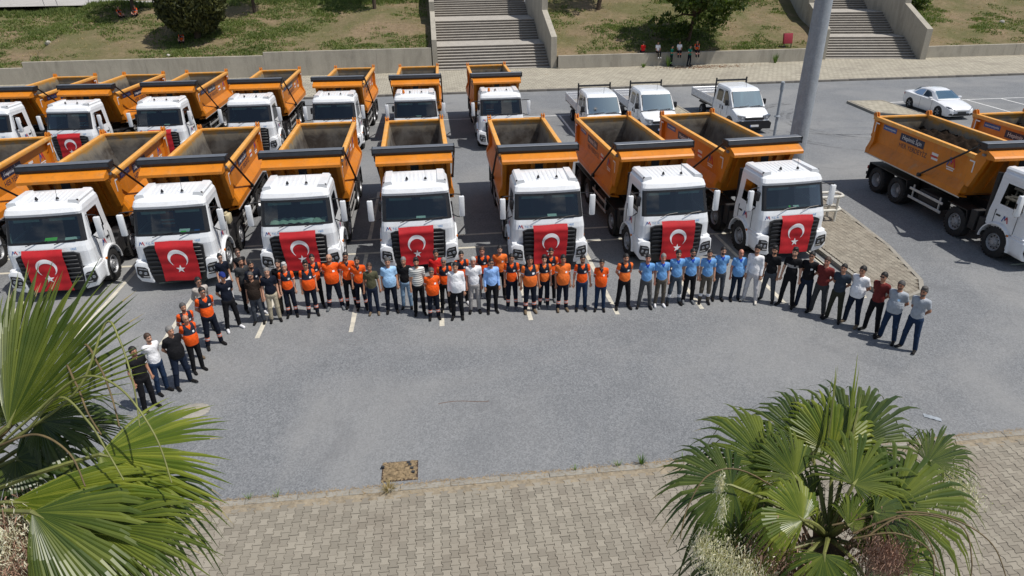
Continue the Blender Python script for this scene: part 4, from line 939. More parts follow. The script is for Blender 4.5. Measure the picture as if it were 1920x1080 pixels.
def make_sedan():
    t=empty('sedan_car'); W=MAT['pearl']
    def sec(y,w,z0,z1,sh):   # shoulder height sh
        return [(-w*.93,y,z0),(-w*.99,y,z0+.12),(-w,y,(z0+sh)/2),(-w*.985,y,sh),(-w*.90,y,sh+(z1-sh)*.6),(-w*.6,y,z1),(0,y,z1+.015),(w*.6,y,z1),(w*.90,y,sh+(z1-sh)*.6),(w*.985,y,sh),(w,y,(z0+sh)/2),(w*.99,y,z0+.12),(w*.93,y,z0),(-w*.93,y,z0)]
    b=MB(); loft(b,[sec(.0,.58,.30,.60,.50),sec(.06,.74,.22,.68,.58),sec(.25,.84,.19,.76,.68),sec(.7,.88,.19,.86,.80),sec(1.2,.89,.19,.95,.88),sec(1.5,.89,.19,.97,.92),sec(3.0,.89,.19,.99,.95),sec(3.9,.88,.2,1.02,.97),sec(4.3,.84,.26,1.03,.96),sec(4.52,.76,.32,1.0,.90),sec(4.60,.66,.40,.88,.80)])
    body=b.build('body',W,t,35); cut(body,[(.92,.33,.37,-1.2,-.55),(.92,.33,.37,.55,1.2),(3.62,.33,.37,-1.2,-.55),(3.62,.33,.37,.55,1.2)])
    def g(y,wb,wt,zt): return [(-wb,y,.93),(-wt,y,zt-.07),(-wt+.12,y,zt),(0,y,zt+.02),(wt-.12,y,zt),(wt,y,zt-.07),(wb,y,.93)]
    b=MB(); S=[[(-.80,1.22,.93),(-.76,1.25,.955),(-.6,1.24,.96),(0,1.20,.97),(.6,1.24,.96),(.76,1.25,.955),(.80,1.22,.93)],g(2.02,.82,.58,1.40),g(2.4,.83,.58,1.455),g(2.9,.83,.58,1.45),g(3.35,.82,.57,1.37),[(-.78,4.02,.95),(-.62,4.0,1.0),(-.5,4.0,1.01),(0,4.0,1.02),(.5,4.0,1.01),(.62,4.0,1.0),(.78,4.02,.95)]]
    for i in range(5):
        for j in range(6): b.add([S[i][j],S[i][j+1],S[i+1][j+1],S[i+1][j]],[(0,1,2,3)])
    b.build('roof',W,t,40)
    b=MB(); b.grid(lambda u,v:((2*u-1)*(.70-.16*v),1.30+.64*v+.03*(2*u-1)**2,.965+.545*(.08+.64*v)+.05-.012*(2*u-1)**2),12,6); b.build('windshield',MAT['vglass'],t,60)
    b=MB(); b.grid(lambda u,v:((2*u-1)*(.50+.06*v),3.42+.50*v+.012,1.355-.30*v+.016),8,4); b.build('rear_window',MAT['vglass'],t,60)
    for s in (-1,1):
        X=lambda z:s*(.822-(z-.93)*(.245)/.45+.012)
        for poly in ([(1.72,1.0),(2.62,1.0),(2.62,1.335),(2.38,1.33),(2.12,1.26)],[(2.70,1.0),(3.55,1.02),(3.30,1.24),(3.0,1.32),(2.70,1.335)]):
            vs=[(X(z),y,z) for y,z in poly]; MB().add(vs,[list(range(len(vs)))]).build('side_window',MAT['sideglass'],t)
        b=MB(); b.bbox(s*.97-.10,s*.97+.10,1.62,1.78,.96,1.09,.04); b.build('wing_mirror',W,t,40)
        b=MB(); hp=[(s*.44,.0,.60),(s*.60,.06,.69),(s*.78,.24,.775),(s*.85,.42,.765),(s*.80,.20,.66),(s*.62,.03,.58)]; b.add(hp+[(s*.68,.10,.69)],[(k,(k+1)%6,6) for k in range(6)]); b.build('headlight',MAT['lens'],t)
        b=MB(); b.add([(s*.45,4.60,.86),(s*.70,4.56,.93),(s*.86,4.30,.90),(s*.86,4.30,.80),(s*.72,4.57,.78),(s*.5,4.61,.74)],[(0,1,2,3,4,5)]); b.build('tail_lamp',MAT['redlens'],t)
        b=MB(); b.prism([(s*.55,.26),(s*.76,.30),(s*.72,.40),(s*.58,.38)],'y',.0,.2); b.build('fog_lamp',MAT['black'],t)
        for y in (2.45,3.35): MB().bbox(s*.895-.015,s*.895+.02,y-.09,y+.09,.80,.83,.008).build('door_handle',W,t)
        b=MB(); b.box(s*.892-.003,s*.892+.003,2.66,2.668,.3,.95); b.box(s*.892-.003,s*.892+.003,1.58,1.588,.3,.95); b.build('door_seam',MAT['dark'],t)
    b=MB(); b.prism([(-.52,.58),(.52,.58),(.46,.52),(-.46,.52)],'y',-.025,.15); b.build('grille',MAT['chrome'],t)
    b=MB(); b.prism([(-.5,.40),(.5,.40),(.56,.26),(-.56,.26)],'y',-.02,.15); b.build('lower_grille',MAT['black'],t)
    MB().bbox(-.26,.26,-.045,-.015,.40,.51,.004).build('number_plate',MAT['dark'],t)
    b=MB(); b.bbox(-.6,.6,1.35,1.75,.8,.95,.05); b.bbox(-.6,-.12,2.2,2.4,.6,1.25,.05); b.bbox(.12,.6,2.2,2.4,.6,1.25,.05); b.build('interior',MAT['seat'],t)
    put_wheels(t,(.92,3.62),.80)
    return t
sd=make_sedan(); sd.location=(31.4,37.35,0); tag(sd,'pearl white sedan parked behind the soil trucks','car')

# ================================================================== poles and street furniture
p=empty('light_pole',(16.3,28.6,0)); tag(p,'tall thick galvanised steel light pole behind the rightmost front truck','pole')
MB().lathe([(.14,.40),(4,.375),(8,.35),(16,.30)],12,'z').build('shaft',MAT['galv'],p,40)
b=MB(); b.bbox(-.45,.45,-.45,.45,.0,.14,.02)
for a in range(8): b.lathe([(.14,.03),(.22,.03)],6,'z',(.38*cos(a*pi/4+.2),.38*sin(a*pi/4+.2),0))
b.build('base_plate',MAT['galv'],p)
p=empty('slim_post',(17.75,33.6,0)); tag(p,'slim grey post with a collar in front of the right pickup','post')
MB().lathe([(0,.075),(2.9,.07)],10,'z').build('lower_shaft',MAT['galv'],p,40); MB().lathe([(1.5,.09),(1.52,.15),(1.58,.15),(1.6,.09)],12,'z').build('collar',MAT['galv'],p,40)
MB().lathe([(2.9,.10),(3.3,.10),(3.34,.05)],10,'z').build('head',MAT['galv'],p,40)
p=empty('pipe_barrier',(14.0,22.4,.15)); tag(p,'white bent pipe barrier standing on the island behind the last cab','barrier')
cm=M('cream_pipe_paint',(.62,.60,.53),.5,0,.2)
for z in (.45,.98):
    MB().tube([(-.9,.5,z),(.85,.5,z),(1.0,.42,z),(1.05,.25,z),(1.0,.05,z),(.85,-.02,z),(-.9,-.02,z)],.055,10).build('rail',cm,p,40)
for x,y in ((.8,-.02),(.8,.5),(-.75,-.02),(-.75,.5)): MB().tube([(x,y,0),(x,y,1.02)],.05,8).build('upright',cm,p,40)
p=empty('bin_panel',(32.0,60.9,hz(32,60.9))); tag(p,'dark red tilted metal box on legs beside the right staircase','bin')
b=MB(); b.bbox(-.42,.42,-.12,.12,.35,1.25,.03); o=b.build('body',M('dark_red_metal',(.28,.02,.035),.5),p,40); o.rotation_euler=(radians(-10),0,0)
for x in (-.33,.33): MB().box(x-.03,x+.03,-.03,.03,-.1,.4).build('leg',MAT['dark'],p)
for x,y,s,lb in ((-33.3,65.5,.32,'pale boulder on the left grass slope'),(57.0,66,.25,'pale stone on the right grass slope'),(-22.0,61.1,.15,'small pale block on the left retaining wall edge')):
    b=MB(); bm=bmesh.new(); bmesh.ops.create_icosphere(bm,subdivisions=2,radius=s)
    for v in bm.verts: v.co*=random.uniform(.8,1.15); v.co.z*=.8
    b.bm(bm); o=b.build('stone',M('pale_stone',(.52,.48,.42),.9,0,.15),smooth=30); o.location=(x,y,hz(x,y)+s*.4); tag(o,lb,'stone')

# ================================================================== grass on the hillside
MAT['grass']=leafm('hill_grass',(.080,.122,.026),(.195,.232,.064),.7,.25,sc=.6)
def hnoise(x,y):
    return sin(x*.31+1.3*sin(y*.23))*.5+sin(y*.55+x*.17)*.3+sin(x*.83-y*.61+2)*.35+sin(x*1.9+y*1.3)*.18
def okhill(x,y):
    if -.5<x<11: return False
    if 34.0+rs(y)<x<46.2+rs(y): return False
    return y>60.75
b=MB()
rg=random.Random(3)
n=0
while n<2300:
    cx=rg.uniform(-50,75); cy=60.8+14.2*rg.random()**1.0
    if not okhill(cx,cy): continue
    edge=cy>73.2 and cx<0
    g=hnoise(cx,cy)+(.9 if edge else 0)+(.35 if cy<62.2 else 0)
    if g<rg.uniform(-.4,.65): continue
    n+=1; R=rg.uniform(.25,.9)*(1.3 if edge else 1); tall=(.45 if edge else .22)*rg.uniform(.6,1.3)
    for q in range(int(26*R/.5)):
        a=rg.uniform(0,2*pi); rr=R*sqrt(rg.random()); x=cx+cos(a)*rr*1.5; y=cy+sin(a)*rr*.8
        if not okhill(x,y): continue
        z=hz(x,y)
        for k in range(3):
            a=rg.uniform(0,2*pi); s=rg.uniform(.03,.16); w=.025+.025*rg.random(); hh=tall*rg.uniform(.4,1.1)*(1-.5*rr/R); ox,oy=rg.gauss(0,.06),rg.gauss(0,.06)
            b.add([(x+ox-sin(a)*w,y+oy+cos(a)*w,z-.02),(x+ox+sin(a)*w,y+oy-cos(a)*w,z-.02),(x+ox+cos(a)*s,y+oy+sin(a)*s,z+hh)],[(0,1,2)])
stuff(tag(b.build('slope_grass',MAT['grass']),'patchy green grass growing on the dry slope','grass'))
b=MB(); n=0
while n<5000:
    x=rg.uniform(-50,75); y=60.8+14*rg.random()
    if not okhill(x,y): continue
    n+=1; z=hz(x,y)
    for k in range(4):
        a=rg.uniform(0,2*pi); s=rg.uniform(.03,.12); hh=rg.uniform(.05,.14); w=.02; ox,oy=rg.gauss(0,.08),rg.gauss(0,.08)
        b.add([(x+ox-sin(a)*w,y+oy+cos(a)*w,z-.02),(x+ox+sin(a)*w,y+oy-cos(a)*w,z-.02),(x+ox+cos(a)*s,y+oy+sin(a)*s,z+hh)],[(0,1,2)])
stuff(tag(b.build('dry_slope_grass',MAT['drygrass']),'dry straw coloured grass on the slope','grass'))
for x,y,h,lb in ((20.4,59.3,.95,'tall weed at the wall foot below the seated men'),(18.2,59.4,.4,'low weed at the wall foot left of the seated men'),(30.4,59.6,.85,'weed climbing the wall left of the steel pole')):
    b=MB(); tuft(b,x,y,.13,60,h,.35,0,.02); tag(b.build('wall_weed',MAT['weed']),lb,'weed')
# dry leaves under the seated people
b=MB()
for i in range(500):
    x=random.gauss(23.5,2); y=58.6+random.gauss(0,.5)
    if y>59.9: continue
    a=random.uniform(0,pi); l=.08
    b.add([(x-l*cos(a),y-l*sin(a),.146),(x+.04*sin(a),y-.04*cos(a),.16),(x+l*cos(a),y+l*sin(a),.15),(x-.04*sin(a),y+.04*cos(a),.158)],[(0,1,2,3)])
stuff(tag(b.build('fallen_leaves',M('brown_leaves',(.20,.09,.035),.9,0,.4,8)),'brown fallen leaves on the far pavement by the wall','leaves'))

# ================================================================== trees
MAT['bark']=M('tree_bark',(.075,.052,.036),.95,0,.35,8,.6,20)
def foliage(clumps,n_per,leaf,rng,up=.3,elong=1.6):
    V=[];F=[]
    for (c,r) in clumps:
        k=int(n_per*r*r)
        d=rng.normal(size=(k,3)); d/=np.linalg.norm(d,axis=1)[:,None]
        rad=r*(.55+.5*rng.random(k)**.6)
        p=np.array(c)+d*rad[:,None]*np.array([1,1,.9])
        ax=d*.7+rng.normal(size=(k,3))*.5+np.array([0,0,up]); ax/=np.linalg.norm(ax,axis=1)[:,None]
        sd=np.cross(ax,rng.normal(size=(k,3))); sd/=np.linalg.norm(sd,axis=1)[:,None]
        L=leaf*(.6+.8*rng.random(k))[:,None]
        a=p-ax*L*.5*elong; b_=p+ax*L*.5*elong; s1=p+sd*L*.35; s2=p-sd*L*.35
        n0=len(V); V.extend(np.stack([a,s1,b_,s2],1).reshape(-1,3).tolist()); F.extend([(n0+4*i,n0+4*i+1,n0+4*i+2,n0+4*i+3) for i in range(k)])
    return V,F
def tree(name,x,y,h_trunk,lean,clumps,n_per,leaf,mat,label,seed,r0=.2,up=.3,elong=1.6):
    z=hz(x,y); e=empty(name,(x,y,z)); tag(e,label,'tree')
    rng=np.random.default_rng(seed)
    b=MB(); top=Vector((lean[0],lean[1],h_trunk)); b.tube([(0,0,-.3),(lean[0]*.3,lean[1]*.3,h_trunk*.4),tuple(top)],[r0*1.25,r0,r0*.8],9)
    for c,r in clumps[::2]: b.tube([tuple(top*.85),tuple((top+Vector(c))/2+Vector((0,0,.1))),c],[r0*.5,r0*.35,r0*.12],6)
    b.build('trunk',MAT['bark'],e,60)
    V,F=foliage(clumps,n_per,leaf,rng,up,elong)
    b=MB(); b.v=[tuple(v) for v in V]; b.f=[list(f) for f in F]; b.m=[0]*len(F)
    me=bpy.data.meshes.new('crown'); me.from_pydata(b.v,[],b.f); me.materials.append(mat); obj('crown',me,e)
    return e
MAT['conifer']=leafm('dark_conifer_needles',(.022,.032,.009),(.11,.115,.028),.7,.08,sc=1.2); MAT['leafy']=leafm('broad_green_leaves',(.036,.070,.011),(.12,.165,.032),.55,.25,sc=.8)
rng=np.random.default_rng(5)
cl=[]
for i in range(150):
    th=rng.random()*2*pi; v=rng.random()*1.75-.75; r=2.75*np.sqrt(max(0,1-(v*.83)**2)) * (1 if v>0 else (1+v*.45))
    rr=r*(.75+.2*rng.random()); cl.append(((rr*cos(th),rr*sin(th)*.95,2.95+2.6*v),.55+.25*rng.random()))
for i in range(20): cl.append(((rng.normal()*.9,rng.normal()*.9,2.9+rng.normal()*1.0),1.0))
tree('round_conifer',-20.6,64.9,2.0,(.5,.2),cl,330,.20,MAT['conifer'],'big dense round conifer on the slope behind the left trucks',11,.24,.7,2.0)
def blobs(seed,n,R,zc,rz,rmin=.7,rmax=1.2):
    q=np.random.default_rng(seed); out=[]
    for i in range(n):
        d=q.normal(size=3); d/=np.linalg.norm(d); k=q.random()**.4
        out.append(((d[0]*R*k,d[1]*R*k,zc+d[2]*rz*k),rmin+(rmax-rmin)*q.random()))
    return out
tree('umbrella_tree',-28.0,71.6,2.3,(.15,0),blobs(1,30,2.4,3.2,.9),170,.22,MAT['conifer'],'tree above two resting workers at the upper left',12,.16)
tree('slope_tree',-16.9,71.5,4.2,(-.1,.1),blobs(2,24,2.4,6.3,1.4),120,.25,MAT['leafy'],'slender trunk tree on the slope right of the conifer',13,.14)
tree('slope_tree',-5.55,71.8,4.4,(.1,.1),blobs(3,24,2.6,6.5,1.4),120,.25,MAT['leafy'],'slender trunk tree left of the middle staircase',14,.16)
tree('slope_tree',16.8,71.9,4.2,(1.1,.2),blobs(4,30,3.0,6.4,1.5),120,.25,MAT['leafy'],'leaning trunk tree right of the middle staircase',15,.2)
tree('broadleaf_tree',23.2,62.7,2.6,(.5,-.3),[((a+.8,b_-.6,c),r) for (a,b_,c),r in blobs(6,110,4.2,5.0,2.3,.7,1.25)]+[((-2.2,-.6,1.9),.8),((2.4,-.8,2.1),.9),((.6,-1.5,1.8),.8),((-3.2,-.2,1.5),.7),((1.6,-1.2,1.5),.7)],230,.26,MAT['leafy'],'broad leafy tree shading the seated people on the wall',16,.2)
tree('low_shrub',50.5,71.0,.5,(0,0),blobs(7,14,1.3,.8,.5,.5,.8),220,.22,MAT['leafy'],'low green shrub at the top of the right slope',17,.08)
tree('low_shrub',22.4,62.6,.5,(0,0),blobs(8,10,.9,.9,.5,.4,.7),220,.2,MAT['leafy'],'dark shrub behind the seated people on the wall',18,.08)
# ================================================================== fan palms
MAT['palm']=leafm('fan_palm_leaf',(.046,.078,.008),(.140,.172,.022),.37,.26,sc=2.5); MAT['palmd']=leafm('older_fan_palm_leaf',(.026,.050,.007),(.080,.108,.016),.38,.18,sc=2.5)
MAT['palmy']=leafm('young_fan_palm_leaf',(.085,.128,.011),(.215,.245,.03),.36,.28,sc=2.5)
MAT['stalk']=M('palm_stalk',(.16,.17,.045),.55,0,.4,5); MAT['dryst']=M('dry_flower_stalk',(.12,.085,.035),.7,0,.4,7); MAT['cream']=leafm('cream_palm_flowers',(.68,.62,.46),(.80,.76,.62),.9,.2); MAT['husk']=M('pinkish_dry_husk',(.33,.20,.14),.9,0,.35,8)
MAT['ptrunk']=M('fibrous_palm_trunk',(.13,.085,.055),.95,0,.45,14,.9,22)
MAT['drytip']=M('dry_leaf_tip',(.30,.25,.12),.8,0,.3,9)
PR=random.Random(21)
def fan(parent,C,hub,tip,nrm,mat,spread=150,nseg=52,R=None,droop=.25,split=.64,fold=.5,pet=True,cup=.25):
    """one leaf: petiole + folded blade, as a mesh with two materials"""
    C,hub,tip=Vector(C),Vector(hub),Vector(tip); ax=(tip-hub); R=R or ax.length; ax.normalize()
    n=Vector(nrm); n=(n-ax*n.dot(ax)).normalized(); sd=ax.cross(n)
    b=MB()
    if pet:
        mid=(C+hub)/2+Vector((0,0,.10))
        pts=[]
        for k in range(7):
            t=k/6; pts.append(C*(1-t)**2+mid*2*t*(1-t)+hub*t*t)
        pts.append(hub+ax*.10*R)
        b.tube(pts,[.026-.014*k/7 for k in range(7)]+[.002],6,1)
    S=radians(spread); ds=2*S/nseg
    st=[.03,.2,.42,split,split+(1-split)*.35,split+(1-split)*.7,1.0]
    for i in range(nseg):
        a=-S+ds*(i+.5); q=abs(a)/S
        Rl=R*(1-.42*q**2)*PR.uniform(.88,1.05); dr=droop*PR.uniform(.6,1.4); tw=PR.uniform(-.35,.35); dr*=(2.2 if PR.random()<.12 else 1); Rl*=(.7 if PR.random()<.07 else 1)
        L=[];Mi=[];Rr=[]
        for s in st:
            r=s*Rl; w=ds*.5*r if s<=split else ds*.5*split*Rl*max(0,(1-(s-split)/(1-split)))**.8
            if s>split: w=min(w,ds*.42*r)
            da=a+tw*max(0,s-split)*.25
            d=ax*cos(da)+sd*sin(da); t=-ax*sin(da)+sd*cos(da)
            lift=-cup*R*(q**1.5)*s*s*.9
            p=hub+d*r+n*lift
            g=dr*R*(max(0,s-.35)**2*1.3+max(0,s-.66)**1.4*3.4)
            p=p+Vector((0,0,-g))
            fd=fold*w
            L.append(p-t*w-n*fd*.5); Mi.append(p+n*fd*.5); Rr.append(p+t*w-n*fd*.5)
        k=len(st); vs=L+Mi+Rr; fs=[]
        for j in range(k-1):
            fs+= [(j,j+1,k+j+1,k+j),(k+j,k+j+1,2*k+j+1,2*k+j)]
        b.add(vs,fs,0)
        for z_ in (4,5,10,11): b.m[-12+z_]=0
        if PR.random()<.22:
            b.m[-1]=2; b.m[-2]=2
    me=bpy.data.meshes.new('leaf'); me.from_pydata([tuple(v) for v in b.v],[],b.f)
    me.materials.append(mat); me.materials.append(MAT['stalk']); me.materials.append(MAT['drytip']); me.polygons.foreach_set('material_index',b.m)
    return obj('leaf',me,parent)
def stem(parent,pts,r,mat,name='flower_stalk'):
    pts=[Vector(p) for p in pts]; out=[]
    for i in range(len(pts)-1):
        p0,p1,p2,p3=pts[max(i-1,0)],pts[i],pts[i+1],pts[min(i+2,len(pts)-1)]
        for k in range(6):
            t=k/6; out.append(.5*((2*p1)+(p2-p0)*t+(2*p0-5*p1+4*p2-p3)*t*t+(3*p1-p0-3*p2+p3)*t**3))
    out.append(pts[-1]); n=len(out)
    return MB().tube(out,[r*(1-.55*i/n) for i in range(n)],7).build(name,mat,parent,60)
def panicle(parent,c,sx,sz,n,mat,name='flower_cluster'):
    b=MB(); c=Vector(c)
    for i in range(n*3):
        p=c+Vector((PR.gauss(0,sx),PR.gauss(0,sx),PR.gauss(0,sz)-.25*PR.random()*sz))
        d=Vector((PR.gauss(0,.5),PR.gauss(0,.5),-1+PR.gauss(0,.35))).normalized(); l=PR.uniform(.015,.04); s=d.cross(Vector((PR.random(),PR.random(),PR.random()))).normalized()*PR.uniform(.002,.0045)
        b.add([p-s,p+s,p+d*l+s*.6,p+d*l-s*.6],[(0,1,2,3)])
    for i in range(n//25):
        p=c+Vector((PR.gauss(0,sx*.8),PR.gauss(0,sx*.8),PR.gauss(0,sz*.8))); b.tube([p+Vector((0,0,.06)),p+Vector((PR.gauss(0,.03),PR.gauss(0,.03),-.10))],.004,4)
    me=bpy.data.meshes.new(name); me.from_pydata([tuple(v) for v in b.v],[],b.f); me.materials.append(mat); o=obj(name,me,parent); o['kind']='stuff'; return o
def palm_trunk(e,top,r):
    b=MB(); z0=-.05; H=top.z; pr=[]
    n=int(H/.12)
    for k in range(n+1):
        z=z0+(H-z0)*k/n; pr.append((z,r*(1.25-.25*min(1,k/8))*(1+.06*(k%2))))
    b.lathe(pr,16,'z',(top.x,top.y,0)); b.build('trunk',MAT['ptrunk'],e,50)
    sk=MB()
    for i in range(220):        # cut leaf bases and fibre under the crown
        a=PR.uniform(0,2*pi); z=top.z-PR.random()*1.3; p=Vector((top.x+cos(a)*r*1.05,top.y+sin(a)*r*1.05,z)); d=Vector((cos(a)*.5,sin(a)*.5,PR.uniform(.2,.9))).normalized(); s=Vector((-sin(a),cos(a),0))*.025; l=PR.uniform(.08,.25)
        sk.add([p-s,p+s,p+d*l+s*.6,p+d*l-s*.6],[(0,1,2,3)])
    sk.build('leaf_bases',MAT['husk'],e)
UPC=(-fwd*.75+Vector((0,0,.65))).normalized()

# right palm
rp=empty('fan_palm',(0,0,0)); tag(rp,'fan palm with full round crown at the lower right of the picture','palm tree','fan palms')
C=at(1552,1010,6.05); palm_trunk(rp,C-Vector((0,0,.15)),.17)
def lf(h,t,d0,d1,mat='palm',nrm=None,**k): return fan(rp,C,at(*h,d0),at(*t,d1),nrm or UPC,MAT[mat],**k)
lf((1520,845),(1428,690),6.5,6.75,'palmd',spread=95,droop=.30)
lf((1592,840),(1672,672),6.55,6.75,'palmd',spread=95,droop=.35)
lf((1560,850),(1556,690),6.45,6.6,'palmy',spread=115,droop=.30)
lf((1440,872),(1288,770),6.2,6.35,'palm',spread=105,droop=.35)
lf((1372,910),(1226,880),6.0,6.0,'palmd',spread=125,droop=.30)
lf((1492,895),(1412,770),6.1,6.3,'palm',spread=85,droop=.30)
lf((1600,908),(1690,800),5.9,6.1,'palm',spread=120,droop=.40)
lf((1672,950),(1838,850),5.95,6.1,'palm',spread=110,droop=.45)
lf((1738,868),(1838,810),6.5,6.6,'palmd',spread=85,droop=.3)
lf((1505,975),(1408,880),5.6,5.6,'palmy',spread=120,droop=.55)
lf((1640,960),(1745,1000),5.7,5.6,'palmd',spread=100,droop=.6)
lf((1680,1062),(1800,1055),5.75,5.6,'palm',spread=110,droop=.4)
lf((1545,1040),(1560,1190),5.5,5.2,'palm',spread=100,droop=.5)
lf((1420,1060),(1270,1120),5.9,5.7,'palmd',spread=120,droop=.5)
lf((1470,1080),(1420,1240),5.6,5.4,'palmd',spread=110,droop=.5)
lf((1620,1080),(1690,1230),5.6,5.4,'palmd',spread=110,droop=.5)
lf((1450,960),(1320,1000),6.3,6.3,'palmd',spread=110,droop=.6)
lf((1520,935),(1470,850),6.2,6.3,'palmd',spread=100,droop=.5)
lf((1630,900),(1740,860),6.4,6.5,'palmd',spread=100,droop=.5)
lf((1590,985),(1690,930),5.75,5.8,'palm',spread=90,droop=.6)

# spear leaves
for i in range(9):
    x=1560+PR.uniform(-22,34); tipx=x+PR.uniform(-10,34); ty=PR.uniform(655,745)
    p0=at(x,845,6.4); p1=at(tipx,ty,6.6); s=rgt*PR.uniform(.008,.016); md=(p0+p1)/2
    b=MB(); nn=(-fwd)*.008
    b.add([p0-s*.6,p0+nn,p0+s*.6,md-s,md+nn,md+s,p1],[(0,1,4,3),(1,2,5,4),(3,4,6),(4,5,6)]); b.build('spear_leaf',MAT['palmy' if i%3 else 'stalk'],rp)
for pts in ([(1560,985,5.8),(1690,960,5.7),(1790,975,5.6),(1860,1020,5.5),(1889,1090,5.4)],[(1600,1000,5.7),(1700,965,5.6),(1800,985,5.5),(1822,1050,5.4),(1815,1110,5.35)],[(1620,1010,5.6),(1690,970,5.6),(1740,1010,5.5),(1768,1090,5.4)],[(1520,960,5.9),(1400,885,5.8),(1330,890,5.7),(1290,950,5.6),(1275,1010,5.55)],[(1600,1010,5.5),(1680,1000,5.4),(1745,1035,5.35),(1750,1110,5.3)]):
    stem(rp,[at(*p) for p in pts],.009,MAT['dryst'])
for (x,y,d,sx,sz,n,mt) in ((1350,1050,5.7,.09,.10,560,'cream'),(1400,1070,5.6,.09,.09,500,'cream'),(1318,1020,5.8,.05,.07,200,'cream'),(1715,975,6.2,.13,.15,1200,'cream'),(1790,925,6.3,.10,.10,600,'cream'),(1640,1000,5.8,.12,.10,900,'husk'),(1450,1045,5.7,.13,.14,1000,'husk'),(1660,1045,5.4,.08,.08,900,'husk'),(1355,950,5.6,.02,.08,90,'cream'),(1350,905,5.6,.018,.05,120,'cream')):
    panicle(rp,at(x,y,d),sx,sz,n,MAT[mt])

# left palm
lp=empty('fan_palm',(0,0,0)); tag(lp,'fan palm cut off by the left edge with long fronds reaching in','palm tree','fan palms')
C2=at(-150,985,4.55); palm_trunk(lp,C2-Vector((0,0,.15)),.17)
def lg(h,t,d0,d1,mat='palm',nrm=None,**k): return fan(lp,C2,at(*h,d0),at(*t,d1),nrm or UPC,MAT[mat],**k)
lg((188,852),(425,912),4.35,4.35,'palmy',spread=80,droop=.05,nseg=46,fold=.6)
lg((15,800),(165,478),4.3,4.4,'palm',spread=46,droop=.03,nseg=40,fold=.9,nrm=-fwd)
lg((-30,820),(70,505),4.4,4.5,'palm',spread=42,droop=.03,nseg=34,fold=.9,nrm=-fwd)
lg((20,942),(372,948),4.1,4.05,'palmy',spread=38,droop=.12,nseg=34,fold=.8)
lg((165,985),(400,1032),4.0,3.9,'palm',spread=48,droop=.15,nseg=36,fold=.7)
lg((60,960),(300,1090),3.95,3.8,'palm',spread=60,droop=.2,nseg=36)
lg((75,790),(215,805),4.8,4.75,'palmd',spread=120,droop=.5,nseg=44)
lg((30,860),(160,930),4.7,4.6,'palmd',spread=130,droop=.6,nseg=44)
lg((110,800),(262,786),5.0,5.0,'palmd',spread=24,droop=.12,nseg=22)
lg((40,1000),(150,1075),4.3,4.2,'palmd',spread=130,droop=.6,nseg=44)
lg((250,910),(392,985),4.5,4.4,'palmd',spread=70,droop=.35,nseg=30)
lg((-40,1040),(120,1150),4.2,4.0,'palmd',spread=120,droop=.5,nseg=44)
lg((-60,760),(-10,620),4.7,4.8,'palmd',spread=100,droop=.3,nseg=40)
lg((-90,900),(-200,760),4.8,4.9,'palm',spread=120,droop=.3,nseg=40)
lg((-120,1050),(-260,1150),4.4,4.2,'palm',spread=120,droop=.3,nseg=40)
for pts in ([(-60,870,4.4),(60,800,4.3),(150,725,4.25),(198,606,4.3),(225,640,4.25),(250,720,4.2),(262,800,4.15)],[(-80,860,4.4),(60,760,4.35),(147,647,4.4),(185,685,4.3),(208,740,4.25),(224,800,4.2)],[(-80,900,4.4),(30,790,4.35),(108,680,4.4),(140,715,4.3),(165,775,4.2),(190,815,4.15)],[(-60,890,4.3),(60,780,4.2),(150,708,4.15),(225,728,4.1),(290,815,4.05),(322,905,4.0)],[(-60,850,4.3),(40,815,4.25),(110,745,4.2),(165,790,4.15),(200,845,4.1),(232,900,4.05)],[(-100,880,4.3),(0,835,4.2),(70,815,4.15),(130,850,4.1),(160,912,4.05)]):
    stem(lp,[at(*p) for p in pts],.010,MAT['dryst' if pts[0][0]!=-60 else 'stalk'])
for (x,y,d,sx,sz,n,mt) in ((12,1030,4.0,.10,.13,900,'cream'),(40,1060,4.0,.09,.09,700,'husk'),(5,990,4.1,.09,.08,500,'husk')):
    panicle(lp,at(x,y,d),sx,sz,n,MAT[mt])
